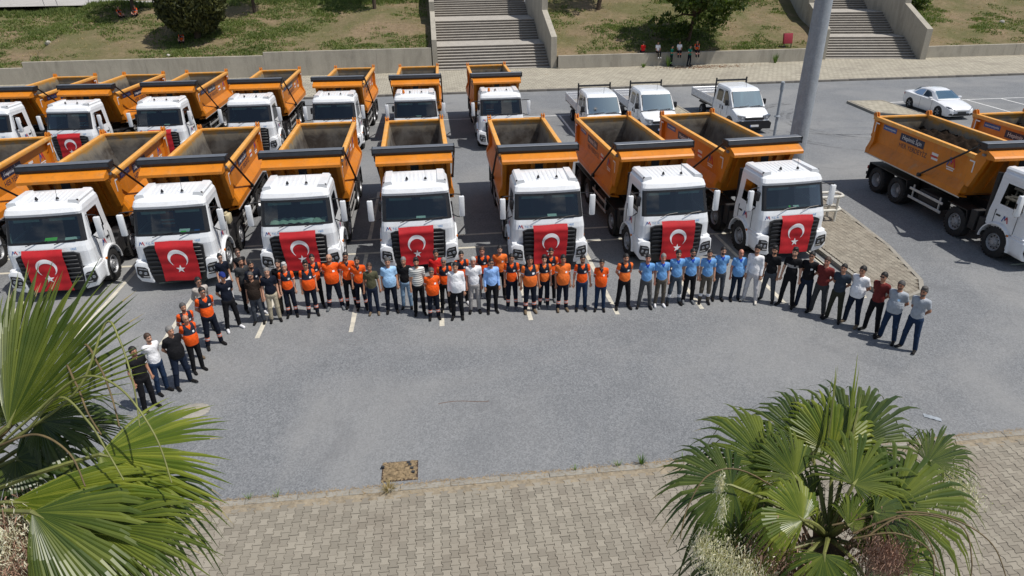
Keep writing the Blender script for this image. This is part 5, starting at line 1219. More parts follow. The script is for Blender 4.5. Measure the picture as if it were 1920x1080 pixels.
# ================================================================== people: one continuous implicit body, clothing as children
class Vol:
    def __init__(s,lo,hi,h):
        s.lo=np.array(lo,float); s.h=h; n=np.ceil((np.array(hi)-s.lo)/h).astype(int)+1
        s.ax=[s.lo[i]+h*np.arange(n[i]) for i in range(3)]; s.f=np.full(n,1.0,np.float32)
    def _sub(s,lo,hi):
        sl=[]
        for i in range(3):
            a=int(max(0,math.floor((lo[i]-s.lo[i])/s.h))); b=int(min(s.f.shape[i],math.ceil((hi[i]-s.lo[i])/s.h)+1)); 
            if b<=a: return None
            sl.append(slice(a,b))
        return tuple(sl)
    def cap(s,a,b,ra,rb,k=.02,sx=1,sy=1):
        a=np.array(a,float); b=np.array(b,float); R=max(ra,rb)*max(1,sx,sy)+k+.04
        sl=s._sub(np.minimum(a,b)-R,np.maximum(a,b)+R)
        if sl is None: return
        X=s.ax[0][sl[0]][:,None,None]; Y=s.ax[1][sl[1]][None,:,None]; Z=s.ax[2][sl[2]][None,None,:]
        d=b-a; L=float(d@d)+1e-9
        t=np.clip(((X-a[0])*d[0]+(Y-a[1])*d[1]+(Z-a[2])*d[2])/L,0,1)
        q=np.sqrt(((X-a[0]-t*d[0])/sx)**2+((Y-a[1]-t*d[1])/sy)**2+(Z-a[2]-t*d[2])**2)-(ra+(rb-ra)*t)
        s._smin(sl,q*min(1,sx,sy),k)
    def ell(s,c,r,k=.02):
        c=np.array(c,float); r=np.array(r,float); sl=s._sub(c-r-k-.04,c+r+k+.04)
        if sl is None: return
        X=(s.ax[0][sl[0]][:,None,None]-c[0])/r[0]; Y=(s.ax[1][sl[1]][None,:,None]-c[1])/r[1]; Z=(s.ax[2][sl[2]][None,None,:]-c[2])/r[2]
        s._smin(sl,(np.sqrt(X*X+Y*Y+Z*Z)-1)*r.min(),k)
    def _smin(s,sl,d,k):
        a=s.f[sl]; h=np.maximum(k-np.abs(a-d),0)/k; s.f[sl]=np.minimum(a,d)-h*h*k*.25
    def grid(s): return s.ax[0][:,None,None],s.ax[1][None,:,None],s.ax[2][None,None,:]
    def clip(s,g): s.f=np.maximum(s.f,g.astype(np.float32))
    def mesh(s,name):
        f=s.f; f[0]=f[-1]=1; f[:,0]=f[:,-1]=1; f[:,:,0]=f[:,:,-1]=1
        S=f<0; n=f.shape; c=np.zeros((n[0]-1,n[1]-1,n[2]-1),np.int8)
        for i in (0,1):
            for j in (0,1):
                for k in (0,1): c+=S[i:n[0]-1+i,j:n[1]-1+j,k:n[2]-1+k]
        I=np.argwhere((c>0)&(c<8)); idx=np.full(c.shape,-1,np.int32); idx[tuple(I.T)]=np.arange(len(I))
        acc=np.zeros((len(I),3)); cnt=np.zeros(len(I)); off=[(i,j,k) for i in (0,1) for j in (0,1) for k in (0,1)]
        for p in off:
            for ax in range(3):
                if p[ax]: continue
                q=list(p); q[ax]=1
                fa=f[I[:,0]+p[0],I[:,1]+p[1],I[:,2]+p[2]]; fb=f[I[:,0]+q[0],I[:,1]+q[1],I[:,2]+q[2]]
                mk=(fa<0)!=(fb<0); t=np.where(mk,fa/np.where(mk,fa-fb,1),0)
                pt=np.tile(np.array(p,float),(len(I),1)); pt[:,ax]+=t
                acc+=pt*mk[:,None]; cnt+=mk
        V=s.lo+(I+acc/cnt[:,None])*s.h
        F=[]
        for ax in range(3):
            u,v=[(1,2),(2,0),(0,1)][ax]
            sa=[slice(None)]*3; sb=[slice(None)]*3; sa[ax]=slice(0,-1); sb[ax]=slice(1,None)
            A=S[tuple(sa)]; B=S[tuple(sb)]; E=np.argwhere(A!=B)
            if not len(E): continue
            inn=A[tuple(E.T)]
            E0=E.copy(); ok=(E[:,u]>0)&(E[:,v]>0)&(E[:,u]<n[u]-1)&(E[:,v]<n[v]-1); E=E[ok]; inn=inn[ok]
            def cell(du,dv):
                q=E.copy(); q[:,u]-=du; q[:,v]-=dv; return idx[tuple(q.T)]
            Q=np.stack([cell(1,1),cell(0,1),cell(0,0),cell(1,0)],1)
            Q=np.where(inn[:,None],Q,Q[:,::-1]); F.append(Q)
        F=np.concatenate(F); F=F[(F>=0).all(1)]
        me=bpy.data.meshes.new(name); me.from_pydata(V.tolist(),[],F.tolist()); me.polygons.foreach_set('use_smooth',[True]*len(me.polygons)); me.update()
        return me,V,F
def pose_joints(pose):
    J={}; st={'wide':.085}.get(pose.split('_')[0],.03)
    J['off']=np.array([0,0,0.]); 
    sit=pose.startswith('sit'); gnd=pose.startswith('ground')
    if sit or gnd: J['off']=np.array([0,.02,-.80 if sit else -.76])
    o=J['off']
    for s in (-1,1):
        sh=np.array([s*.178,.015,1.415])+o
        arm=pose.split('_')[1]
        el,wr,hd={'down':((.222,.04,1.13),(.236,-.045,.885),(.02,-.12,-1)),'back':((.222,.15,1.14),(.07,.185,.97),(-.8,.1,-.6)),'front':((.258,.03,1.13),(.075,-.185,.985),(-.75,-.1,-.65)),
                  'phone':((.235,-.03,1.13),(.10,-.26,1.17),(-.6,-.6,.3)),'lap':((.225,-.08,1.12),(.11,-.27,.98),(-.5,-.7,-.4)),'loose':((.25,.03,1.14),(.275,-.03,.89),(.1,-.1,-1))}[arm]
        J[s]={'sh':sh,'el':np.array([s*el[0],el[1],el[2]])+o,'wr':np.array([s*wr[0],wr[1],wr[2]])+o,'hd':np.array([s*hd[0],hd[1],hd[2]],float)}
        if arm=='back' and s<0: J[s]['wr'][2]-=.05; J[s]['wr'][1]+=.02
        if sit: L=[(.10,.0,.11),(.125,-.42,.115),(.11,-.46,-.32),(.125,-.60,-.36)]
        elif gnd: L=[(.10,.0,.13),(.26,-.30,.36),(.16,-.40,.08),(.17,-.56,.04)]
        else: L=[(.098,.0,.90),(.10+st*.6,-.015,.48),(.105+st,.03,.085),(.125+st*1.35,-.135,.035)]
        J[s]['leg']=[np.array([s*x,y,z]) for x,y,z in L]
    return J
HV=.0125
def vol_for(J,h=HV):
    P=[q for s in (-1,1) for q in (J[s]['el'],J[s]['wr'],*J[s]['leg'])]+[np.array([0,0,1.77])+J['off']]
    lo=np.min(P,0)-.16; hi=np.max(P,0)+.16; lo[2]=min(lo[2],lo[2]+.08)
    return Vol(lo,hi,h)
CACHE={}
def body_mesh(pose,belly):
    k=('body',pose,belly)
    if k in CACHE: return CACHE[k]
    J=pose_joints(pose); o=J['off']; v=vol_for(J); A=lambda x,y,z:np.array([x,y,z])+o
    v.ell(A(0,-.002,1.668),(.083,.099,.102)); v.ell(A(0,-.022,1.602),(.070,.078,.074),.03); v.cap(A(0,-.085,1.655),A(0,-.112,1.622),.011,.016,.012)   # skull, jaw, nose
    v.cap(A(-.03,-.085,1.688),A(.03,-.085,1.688),.014,.014,.012); v.cap(A(-.018,-.093,1.582),A(.018,-.093,1.582),.010,.010,.012)
    for s in (-1,1): v.ell(A(s*.078,.005,1.645),(.012,.022,.032),.008)
    v.cap(A(0,.02,1.43),A(0,.008,1.575),.062,.054,.03)
    v.cap(A(-.10,.015,1.36),A(.10,.015,1.36),.085,.085,.06,1,.9); v.cap(A(0,.01,1.30),A(0,.0,1.02),.135,.125,.06,1.05,.72); v.ell(A(0,.0,.95),(.155,.115,.11),.05)
    for s in (-1,1):
        j=J[s]; v.cap(j['sh'],j['el'],.052,.042,.03); v.cap(j['el'],j['wr'],.042,.028,.02)
        d=j['hd']/np.linalg.norm(j['hd']); w=j['wr']; sd=np.cross(d,[0,0,1.0] if abs(d[2])<.8 else [0,1.0,0]); sd/=np.linalg.norm(sd); nn=np.cross(d,sd)
        pc=w+d*.075; v.cap(w+d*.02,pc,.026,.030,.015)
        for q,(o_,L) in enumerate(((-.03,.062),(-.010,.072),(.010,.068),(.029,.052))):
            p0=pc+sd*o_; p1=p0+d*L*.55+nn*.004; p2=p1+d*L*.45-nn*.018*(1 if s>0 else -1); v.cap(p0,p1,.0095,.0092,.004); v.cap(p1,p2,.0092,.0085,.003)
        t0=w+d*.035+sd*.028; v.cap(t0,t0+sd*.022+d*.03,.012,.011,.006); v.cap(t0+sd*.022+d*.03,t0+sd*.024+d*.06,.011,.009,.004)
        h,kn,an,to=j['leg']; v.cap(h,kn,.078,.05,.04); v.cap(kn,an,.05,.036,.02); v.cap(an+np.array([0,.02,-.035]) if not pose.startswith('ground') else an,to,.03,.028,.02)
    me,V,F=v.mesh('body'); ctr=V[F].mean(1)-o; mi=np.zeros(len(F),int)
    x,y,z=ctr.T; face=(y<-.035)&(np.abs(x)<.07)
    mi[face&(z<1.612)&(z>1.53)&~((np.abs(x)<.02)&(z<1.592)&(z>1.578))]=1           # beard zone
    mi[face&(np.abs(np.abs(x)-.032)<.015)&(np.abs(z-1.668)<.008)&(y<-.07)]=2; mi[face&(np.abs(np.abs(x)-.032)<.019)&(np.abs(z-1.695)<.006)&(y<-.07)]=2
    mi[(np.abs(x)<.022)&(np.abs(z-1.583)<.007)&(y<-.08)]=3
    me.polygons.foreach_set('material_index',mi.tolist())
    CACHE[k]=me; return me
def shirt_mesh(pose,belly,sleeve):
    k=('shirt',pose,belly,sleeve)
    if k in CACHE: return CACHE[k]
    J=pose_joints(pose); o=J['off']; v=vol_for(J,.014); A=lambda x,y,z:np.array([x,y,z])+o
    v.cap(A(-.112,.018,1.375),A(.112,.018,1.375),.094,.094,.05,1,.92); v.cap(A(0,.012,1.33),A(0,.0,1.08),.150,.140+.02*belly,.07,1.06,.78)
    v.cap(A(0,0,1.06),A(0,0,.90),.158+.015*belly,.165+.015*belly,.06,1.05,.78)
    if belly: v.ell(A(0,-.028,1.07),(.160,.130,.20),.12)
    v.cap(A(0,.02,1.44),A(0,.012,1.475),.078,.070,.02)                          # collar
    for s in (-1,1):
        j=J[s]; v.cap(A(s*.08,.02,1.43),j['sh'],.06,.066,.04)
        if sleeve=='long': v.cap(j['sh'],j['el'],.068,.056,.03); v.cap(j['el'],j['wr'],.056,.040,.02)
        elif sleeve=='short': v.cap(j['sh'],j['sh']*.32+j['el']*.68,.064,.060,.03)
    X,Y,Z=v.grid()
    v.clip(np.broadcast_to(np.sqrt(X**2+(Y-.0-o[1])**2)*0+(Z-(1.478+o[2]))-.12*(Y-o[1]-.02)*-1*0,v.f.shape)); 
    v.clip(np.broadcast_to(.875+o[2]-Z+0*X+0*Y,v.f.shape)) if not pose.startswith(('sit','ground')) else v.clip(np.broadcast_to(.90+o[2]-Z+0*X+0*Y,v.f.shape))
    # open neck
    v.clip(.054-np.sqrt(X**2+(Y-o[1]+.004)**2+.45*np.maximum(0,(1.46+o[2])-Z)**2*8)+0*Z)
    if sleeve!='none':
        for s in (-1,1):                       # clean cuff plane
            j=J[s]; a,b=(j['sh'],j['el']) if sleeve=='short' else (j['el'],j['wr']); d=(b-a)/np.linalg.norm(b-a); tc=.68 if sleeve=='short' else .97; c=a+(b-a)*tc
            near=np.sqrt((X-c[0])**2+(Y-c[1])**2+(Z-c[2])**2)<.10
            pl=(X-c[0])*d[0]+(Y-c[1])*d[1]+(Z-c[2])*d[2]
            v.f=np.where(near&(np.abs(X)>.12),np.maximum(v.f,pl),v.f).astype(np.float32)
    me,V,F=v.mesh('shirt'); zz=1.215+o[2]; sn=np.abs(V[:,2]-zz)<.0085; V[sn,2]=zz; me.vertices.foreach_set('co',V.astype(np.float32).ravel()); ctr=V[F].mean(1); mi=np.zeros(len(F),int); c=ctr-o; x,y,z=c.T
    arm=np.zeros(len(F),bool); band=np.zeros(len(F),bool)
    for s in (-1,1):
        j=J[s]; a=j['sh']; d=j['el']-a; L=np.linalg.norm(d); t=((ctr-a)@d)/L/L; rad=np.linalg.norm(ctr-a-np.outer(t,d),axis=1)
        q=(rad<.10)&(np.abs(x)>.163+.10*(1.42-z))&(x*s>0); arm|=q; band|=q&(t>.50)&(t<.60)
    mi[(z>1.215)&~arm]=1
    mi[(z>1.215)&(z<1.295)&~arm&(y<0)]=5
    mi[(z>1.215)&~arm&~((z<1.295)&(y<0))]=1
    mi[(np.abs(x-.085)<.032)&(np.abs(z-1.285)<.026)&(y<-.04)]=4
    mi[band]=2
    mi[(z>1.405)&(np.sqrt(x**2+(y-.0)**2)<.098-.6*np.maximum(0,z-1.44))&~arm]=3
    mi[(np.abs(x)<.045)&(z>1.36)&(z<1.43)&(y<-.06)&(np.abs(x)<(z-1.35)*.7)]=3
    me.polygons.foreach_set('material_index',mi.tolist()); CACHE[k]=me; return me
def trouser_mesh(pose,belly):
    k=('trousers',pose.split('_')[0],belly)
    if k in CACHE: return CACHE[k]
    J=pose_joints(pose); o=J['off']; v=vol_for(J,.014); A=lambda x,y,z:np.array([x,y,z])+o
    v.cap(A(0,0,1.0),A(0,.0,.93),.150+.012*belly,.150,.05,1.03,.76); v.ell(A(0,.012,.90),(.172,.135,.11),.05)
    for s in (-1,1):
        h,kn,an,to=J[s]['leg']; v.cap(h,kn,.100+.008*belly,.072,.035); v.cap(kn,an+np.array([0,.005,-.01]),.072,.062,.03)
    X,Y,Z=v.grid()
    if not pose.startswith(('sit','ground')): v.clip(np.broadcast_to(.05-Z+0*X+0*Y,v.f.shape))
    v.clip(np.broadcast_to(Z-(1.02+o[2])+0*X+0*Y,v.f.shape))
    me,V,F=v.mesh('trousers'); ctr=V[F].mean(1); mi=np.zeros(len(F),int)
    for s in (-1,1):
        h,kn,an,to=J[s]['leg']; d=an-kn; L=np.linalg.norm(d); t=((ctr-kn)@d)/L/L; rad=np.linalg.norm(ctr-kn-np.outer(t,d),axis=1)
        q=(rad<.12)&(ctr[:,0]*s>0); mi[q&(np.abs(t-.40)<.045)]=1; mi[q&(np.abs(t-.57)<.045)]=1; mi[q&(np.abs(t-.485)<.04)]=2
    me.polygons.foreach_set('material_index',mi.tolist()); CACHE[k]=me; return me
def shoe_mesh(pose,s):
    k=('shoe',pose.split('_')[0],s)
    if k in CACHE: return CACHE[k]
    J=pose_joints(pose); h,kn,an,to=J[s]['leg']; lo=np.minimum(an,to)-.14; hi=np.maximum(an,to)+.14; v=Vol(lo,hi,.011)
    if pose.startswith(('sit','ground')): v.cap(an+np.array([0,.03,-.02]),to,.045,.042,.02); v.cap(an,an+np.array([0,0,.03]),.045,.045,.02); base=None
    else:
        v.cap((an[0],an[1]+.03,.045),(to[0],to[1]-.03,.035),.047,.044,.02,.95,1); v.cap((an[0],an[1],.06),(an[0],an[1],.10),.048,.048,.02); X,Y,Z=v.grid(); v.clip(np.broadcast_to(.002-Z+0*X+0*Y,v.f.shape))
    me,V,F=v.mesh('shoe'); c=V[F].mean(1)
    if not pose.startswith(('sit','ground')): me.polygons.foreach_set('material_index',(c[:,2]<.022).astype(int).tolist())
    CACHE[k]=me; return me
def hair_mesh(kind,off):
    k=('hair',kind,tuple(off))
    if k in CACHE: return CACHE[k]
    o=off; v=Vol(np.array([-.14,-.2,1.36])+o,np.array([.14,.16,1.83])+o,.0105); A=lambda x,y,z:np.array([x,y,z])+o
    X,Y,Z=v.grid(); y=Y-o[1]; z=Z-o[2]
    if kind=='cap':
        v.ell(A(0,.0,1.68),(.099,.116,.108)); v.clip(np.broadcast_to(1.69-z+0*X+0*y,v.f.shape)); v.cap(A(-.045,-.10,1.697),A(.045,-.10,1.697),.012,.012,.01); v.cap(A(-.035,-.15,1.69),A(.035,-.15,1.69),.011,.011,.02); v.cap(A(0,-.10,1.697),A(0,-.15,1.69),.03,.03,.02,1.6,1)
        me=v.mesh('cap')[0]
    elif kind=='fringe':
        v.ell(A(0,.006,1.665),(.091,.106,.104)); v.clip(np.broadcast_to(np.maximum(z-1.675,np.maximum(1.60-z,-.005-y))+0*X,v.f.shape)); me=v.mesh('hair')[0]
    elif kind=='bun':
        v.ell(A(0,.010,1.668),(.098,.112,.116)); v.clip(np.broadcast_to(1.64-.95*y-z+0*X,v.f.shape)); v.ell(A(0,.085,1.735),(.05,.05,.045),.02); me=v.mesh('hair')[0]
    elif kind=='long':
        v.ell(A(0,.012,1.668),(.10,.114,.116)); v.cap(A(0,.06,1.64),A(0,.095,1.44),.085,.06,.04,1.05,.7); v.clip(np.broadcast_to(1.635-1.1*y-z+0*X,v.f.shape)); me=v.mesh('hair')[0]
    else:
        v.ell(A(0,.006,1.677),(.0925,.109,.113)); v.f=v.f+(.004*np.sin(X*170+y*60)*np.sin(z*140+y*90)).astype(np.float32); v.clip(np.broadcast_to(np.where(y<-.01,1.648-.86*(y+.01),1.648-1.0*(y+.01))-z+.012*np.sin(X*95)*(y<-.03),v.f.shape))
        if kind=='full': v.ell(A(0,-.015,1.772),(.075,.085,.036),.02)
        me=v.mesh('hair')[0]
    CACHE[k]=me; return me
def collar_parts(): pass
CM={}
def cl(name,col,rough=.85):
    if name not in CM: CM[name]=M('cloth_'+name,col,rough,0,.2,6,.8,10,spec=.12,bd=.03)
    return CM[name]
ORG=cl('orange_polo',(.80,.105,.015)); ORG2=cl('faded_orange',(.78,.17,.035)); NVY=cl('navy_yoke',(.022,.027,.042)); WH=cl('white',(.80,.80,.82)); SALM=cl('salmon_band',(.85,.27,.17)); SILV=cl('silver_band',(.62,.62,.66))
BLU=cl('sky_blue_polo',(.15,.34,.64)); ROY=cl('royal_blue',(.015,.06,.36)); BLK=cl('black',(.012,.012,.014)); DNV=cl('dark_navy',(.010,.013,.023)); JEAN=cl('blue_denim',(.018,.035,.075)); LJ=cl('light_denim',(.22,.33,.46))
CLR={'black':BLK,'white':WH,'navy':DNV,'jean':JEAN,'ljean':LJ,'djean':cl('dark_denim',(.014,.021,.040)),'gjean':cl('grey_denim',(.06,.068,.082)),'khaki':cl('khaki',(.42,.37,.27)),'grey':cl('grey_trouser',(.085,.085,.087)),'lgrey':cl('light_grey_trouser',(.36,.34,.33)),'pale':cl('pale_grey_trouser',(.50,.49,.51)),'brown':cl('brown_grey_trouser',(.105,.09,.072)),
 'olive':cl('olive',(.085,.082,.048)),'oliv2':cl('dark_olive_trouser',(.035,.036,.026)),'maroon':cl('maroon',(.15,.028,.026)),'slate':cl('slate',(.038,.05,.068)),'heather':cl('heather_grey',(.36,.39,.43)),'lblue':cl('light_blue',(.34,.55,.80)),'shirtblue':cl('shirt_blue',(.28,.47,.86)),'red':cl('red_shirt',(.55,.02,.02)),'beige':cl('beige_shirt',(.45,.41,.37)),'bbrown':cl('black_brown',(.028,.02,.016)),'dgrey':cl('dark_grey_tee',(.045,.047,.05)),'green':cl('teal_green',(.01,.17,.12)),'bluegrey':cl('blue_grey_trouser',(.06,.075,.095)),'capblue':cl('blue_cap',(.02,.035,.17))}
def stripes():
    m,nt,p=nodes('cloth_striped'); c=coordn(nt); sp=N(nt,'ShaderNodeSeparateXYZ'); nt.links.new(c,sp.inputs[0]); w=N(nt,'ShaderNodeMath',operation='MULTIPLY'); nt.links.new(sp.outputs[2],w.inputs[0]); w.inputs[1].default_value=2*pi/.062
    s=N(nt,'ShaderNodeMath',operation='SINE'); nt.links.new(w.outputs[0],s.inputs[0]); nt.links.new(mixc(nt,ramp(nt,s.outputs[0],[(.55,0.),(.65,1.)]),(.70,.70,.66),(.13,.14,.14)),p.inputs['Base Color']); p.inputs['Roughness'].default_value=.9; return m
CLR['stripe']=stripes()
def skinm(n,c): return M('skin_'+n,c,.5,0,.10,14,spec=.4)
SK=[skinm('fair',(.56,.31,.21)),skinm('medium',(.47,.24,.15)),skinm('tan',(.37,.175,.105)),skinm('ruddy',(.50,.22,.15))]
HR={'black':M('hair_black',(.010,.008,.007),.6,0,.3,40),'brown':M('hair_brown',(.055,.03,.018),.6,0,.3,40),'grey':M('hair_grey',(.20,.19,.18),.7,0,.35,50),'white':M('hair_white',(.46,.45,.43),.7,0,.25,50),'dgrey':M('hair_dark_grey',(.075,.07,.067),.7,0,.4,50)}
STUB=[M('stubble_%d'%i,tuple(a*.45 for a in c),.7,0,.2,60) for i,c in enumerate(((.50,.27,.18),(.40,.195,.12),(.31,.145,.085),(.44,.19,.125)))]
EYE=M('eye_and_brow',(.03,.02,.016),.6); LIP=M('lips',(.33,.12,.10),.5)
SHO={'black':cl('black_shoe',(.014,.013,.013),.5),'white':cl('white_shoe',(.72,.72,.74),.6),'grey':cl('grey_shoe',(.13,.14,.15),.8),'tan':cl('tan_shoe',(.16,.12,.08),.8),'lite':cl('light_shoe',(.52,.49,.44),.7)}
SOLE=cl('white_sole',(.62,.62,.62),.8)
sgm=MB()
for s in (-1,1): sgm.bbox(s*.033-.026,s*.033+.026,-.122,-.106,1.653,1.687,.006,1); sgm.tube([(s*.058,-.108,1.677),(s*.082,.0,1.665)],.003,4)
sgm.tube([(-.01,-.113,1.676),(.01,-.113,1.676)],.004,4)
SGM=sgm.mesh('sunglasses',[MAT['black']])
beltm=None
def setm(o,mats):
    while len(o.data.materials)<len(mats): o.data.materials.append(None)
    for i,m_ in enumerate(mats): o.material_slots[i].link='OBJECT'; o.material_slots[i].material=m_
def person(x,y,z,h,rz,label,shirt='white',trousers='black',hair=('short','black'),skin=1,pose='stand_down',belly=0,sleeve='short',two=None,collar=None,bands=None,shoe='black',sole=None,beard=0,glasses=False,chest=None,side=None,logo=None,group='people lined up in front of the trucks',girth=1.0,tilt=0):
    off=pose_joints(pose)['off']
    b=obj('person',body_mesh(pose,belly)); b.location=(x,y,z); k=h/1.775; b.scale=(k*girth*.89,k*girth*.93,k); b.rotation_euler=(tilt,0,rz); tag(b,label,'person',group)
    sk=SK[skin]; bd={0:sk,1:STUB[skin],2:HR[hair[1]] if hair else STUB[skin]}[beard]
    setm(b,[sk,bd,EYE,LIP])
    S=CLR.get(shirt) or {'orange':ORG,'orange2':ORG2,'blue':BLU}[shirt]
    o=obj('shirt',shirt_mesh(pose,belly,sleeve),b)
    yo=two or S
    setm(o,[S,yo,side if side else S,collar or S,logo or yo,chest or yo])
    T=CLR[trousers]; o=obj('trousers',trouser_mesh(pose,belly),b); setm(o,[T,bands[0] if bands else T,bands[1] if bands else T])
    for s in (-1,1):
        o=obj('shoe',shoe_mesh(pose,s),b); setm(o,[SHO[shoe],sole or SHO[shoe]])
    if hair and hair[0]!='bald':
        o=obj('cap' if hair[0]=='cap' else 'hair',hair_mesh(hair[0],off),b); setm(o,[CLR['capblue'] if hair[0]=='cap' else HR[hair[1]]])
    if glasses: o=obj('sunglasses',SGM,b); o.location=tuple(off)
    return b
def face(x,y,jit=0): # facing rotation towards the middle of the arc
    dx,dy=1.0-x,8.0-y
    if abs(x)<8.8 and y>16.5 and x>-5.6: dx*=.25
    return atan2(dx,-dy)+jit
W_=dict(shirt='orange',two=NVY,collar=ORG,side=SILV,logo=WH)           # two-tone work polo
W2=dict(shirt='orange2',two=NVY,collar=ORG2,side=SILV,logo=WH)
WP=dict(shirt='orange',side=SILV,logo=WH); WB=dict(shirt='orange',collar=NVY,side=SILV,logo=WH)
BP=dict(shirt='blue',collar=ROY)
BD=dict(bands=(SALM,SILV)); BW=dict(bands=(WH,SILV))
SH=('short','black')
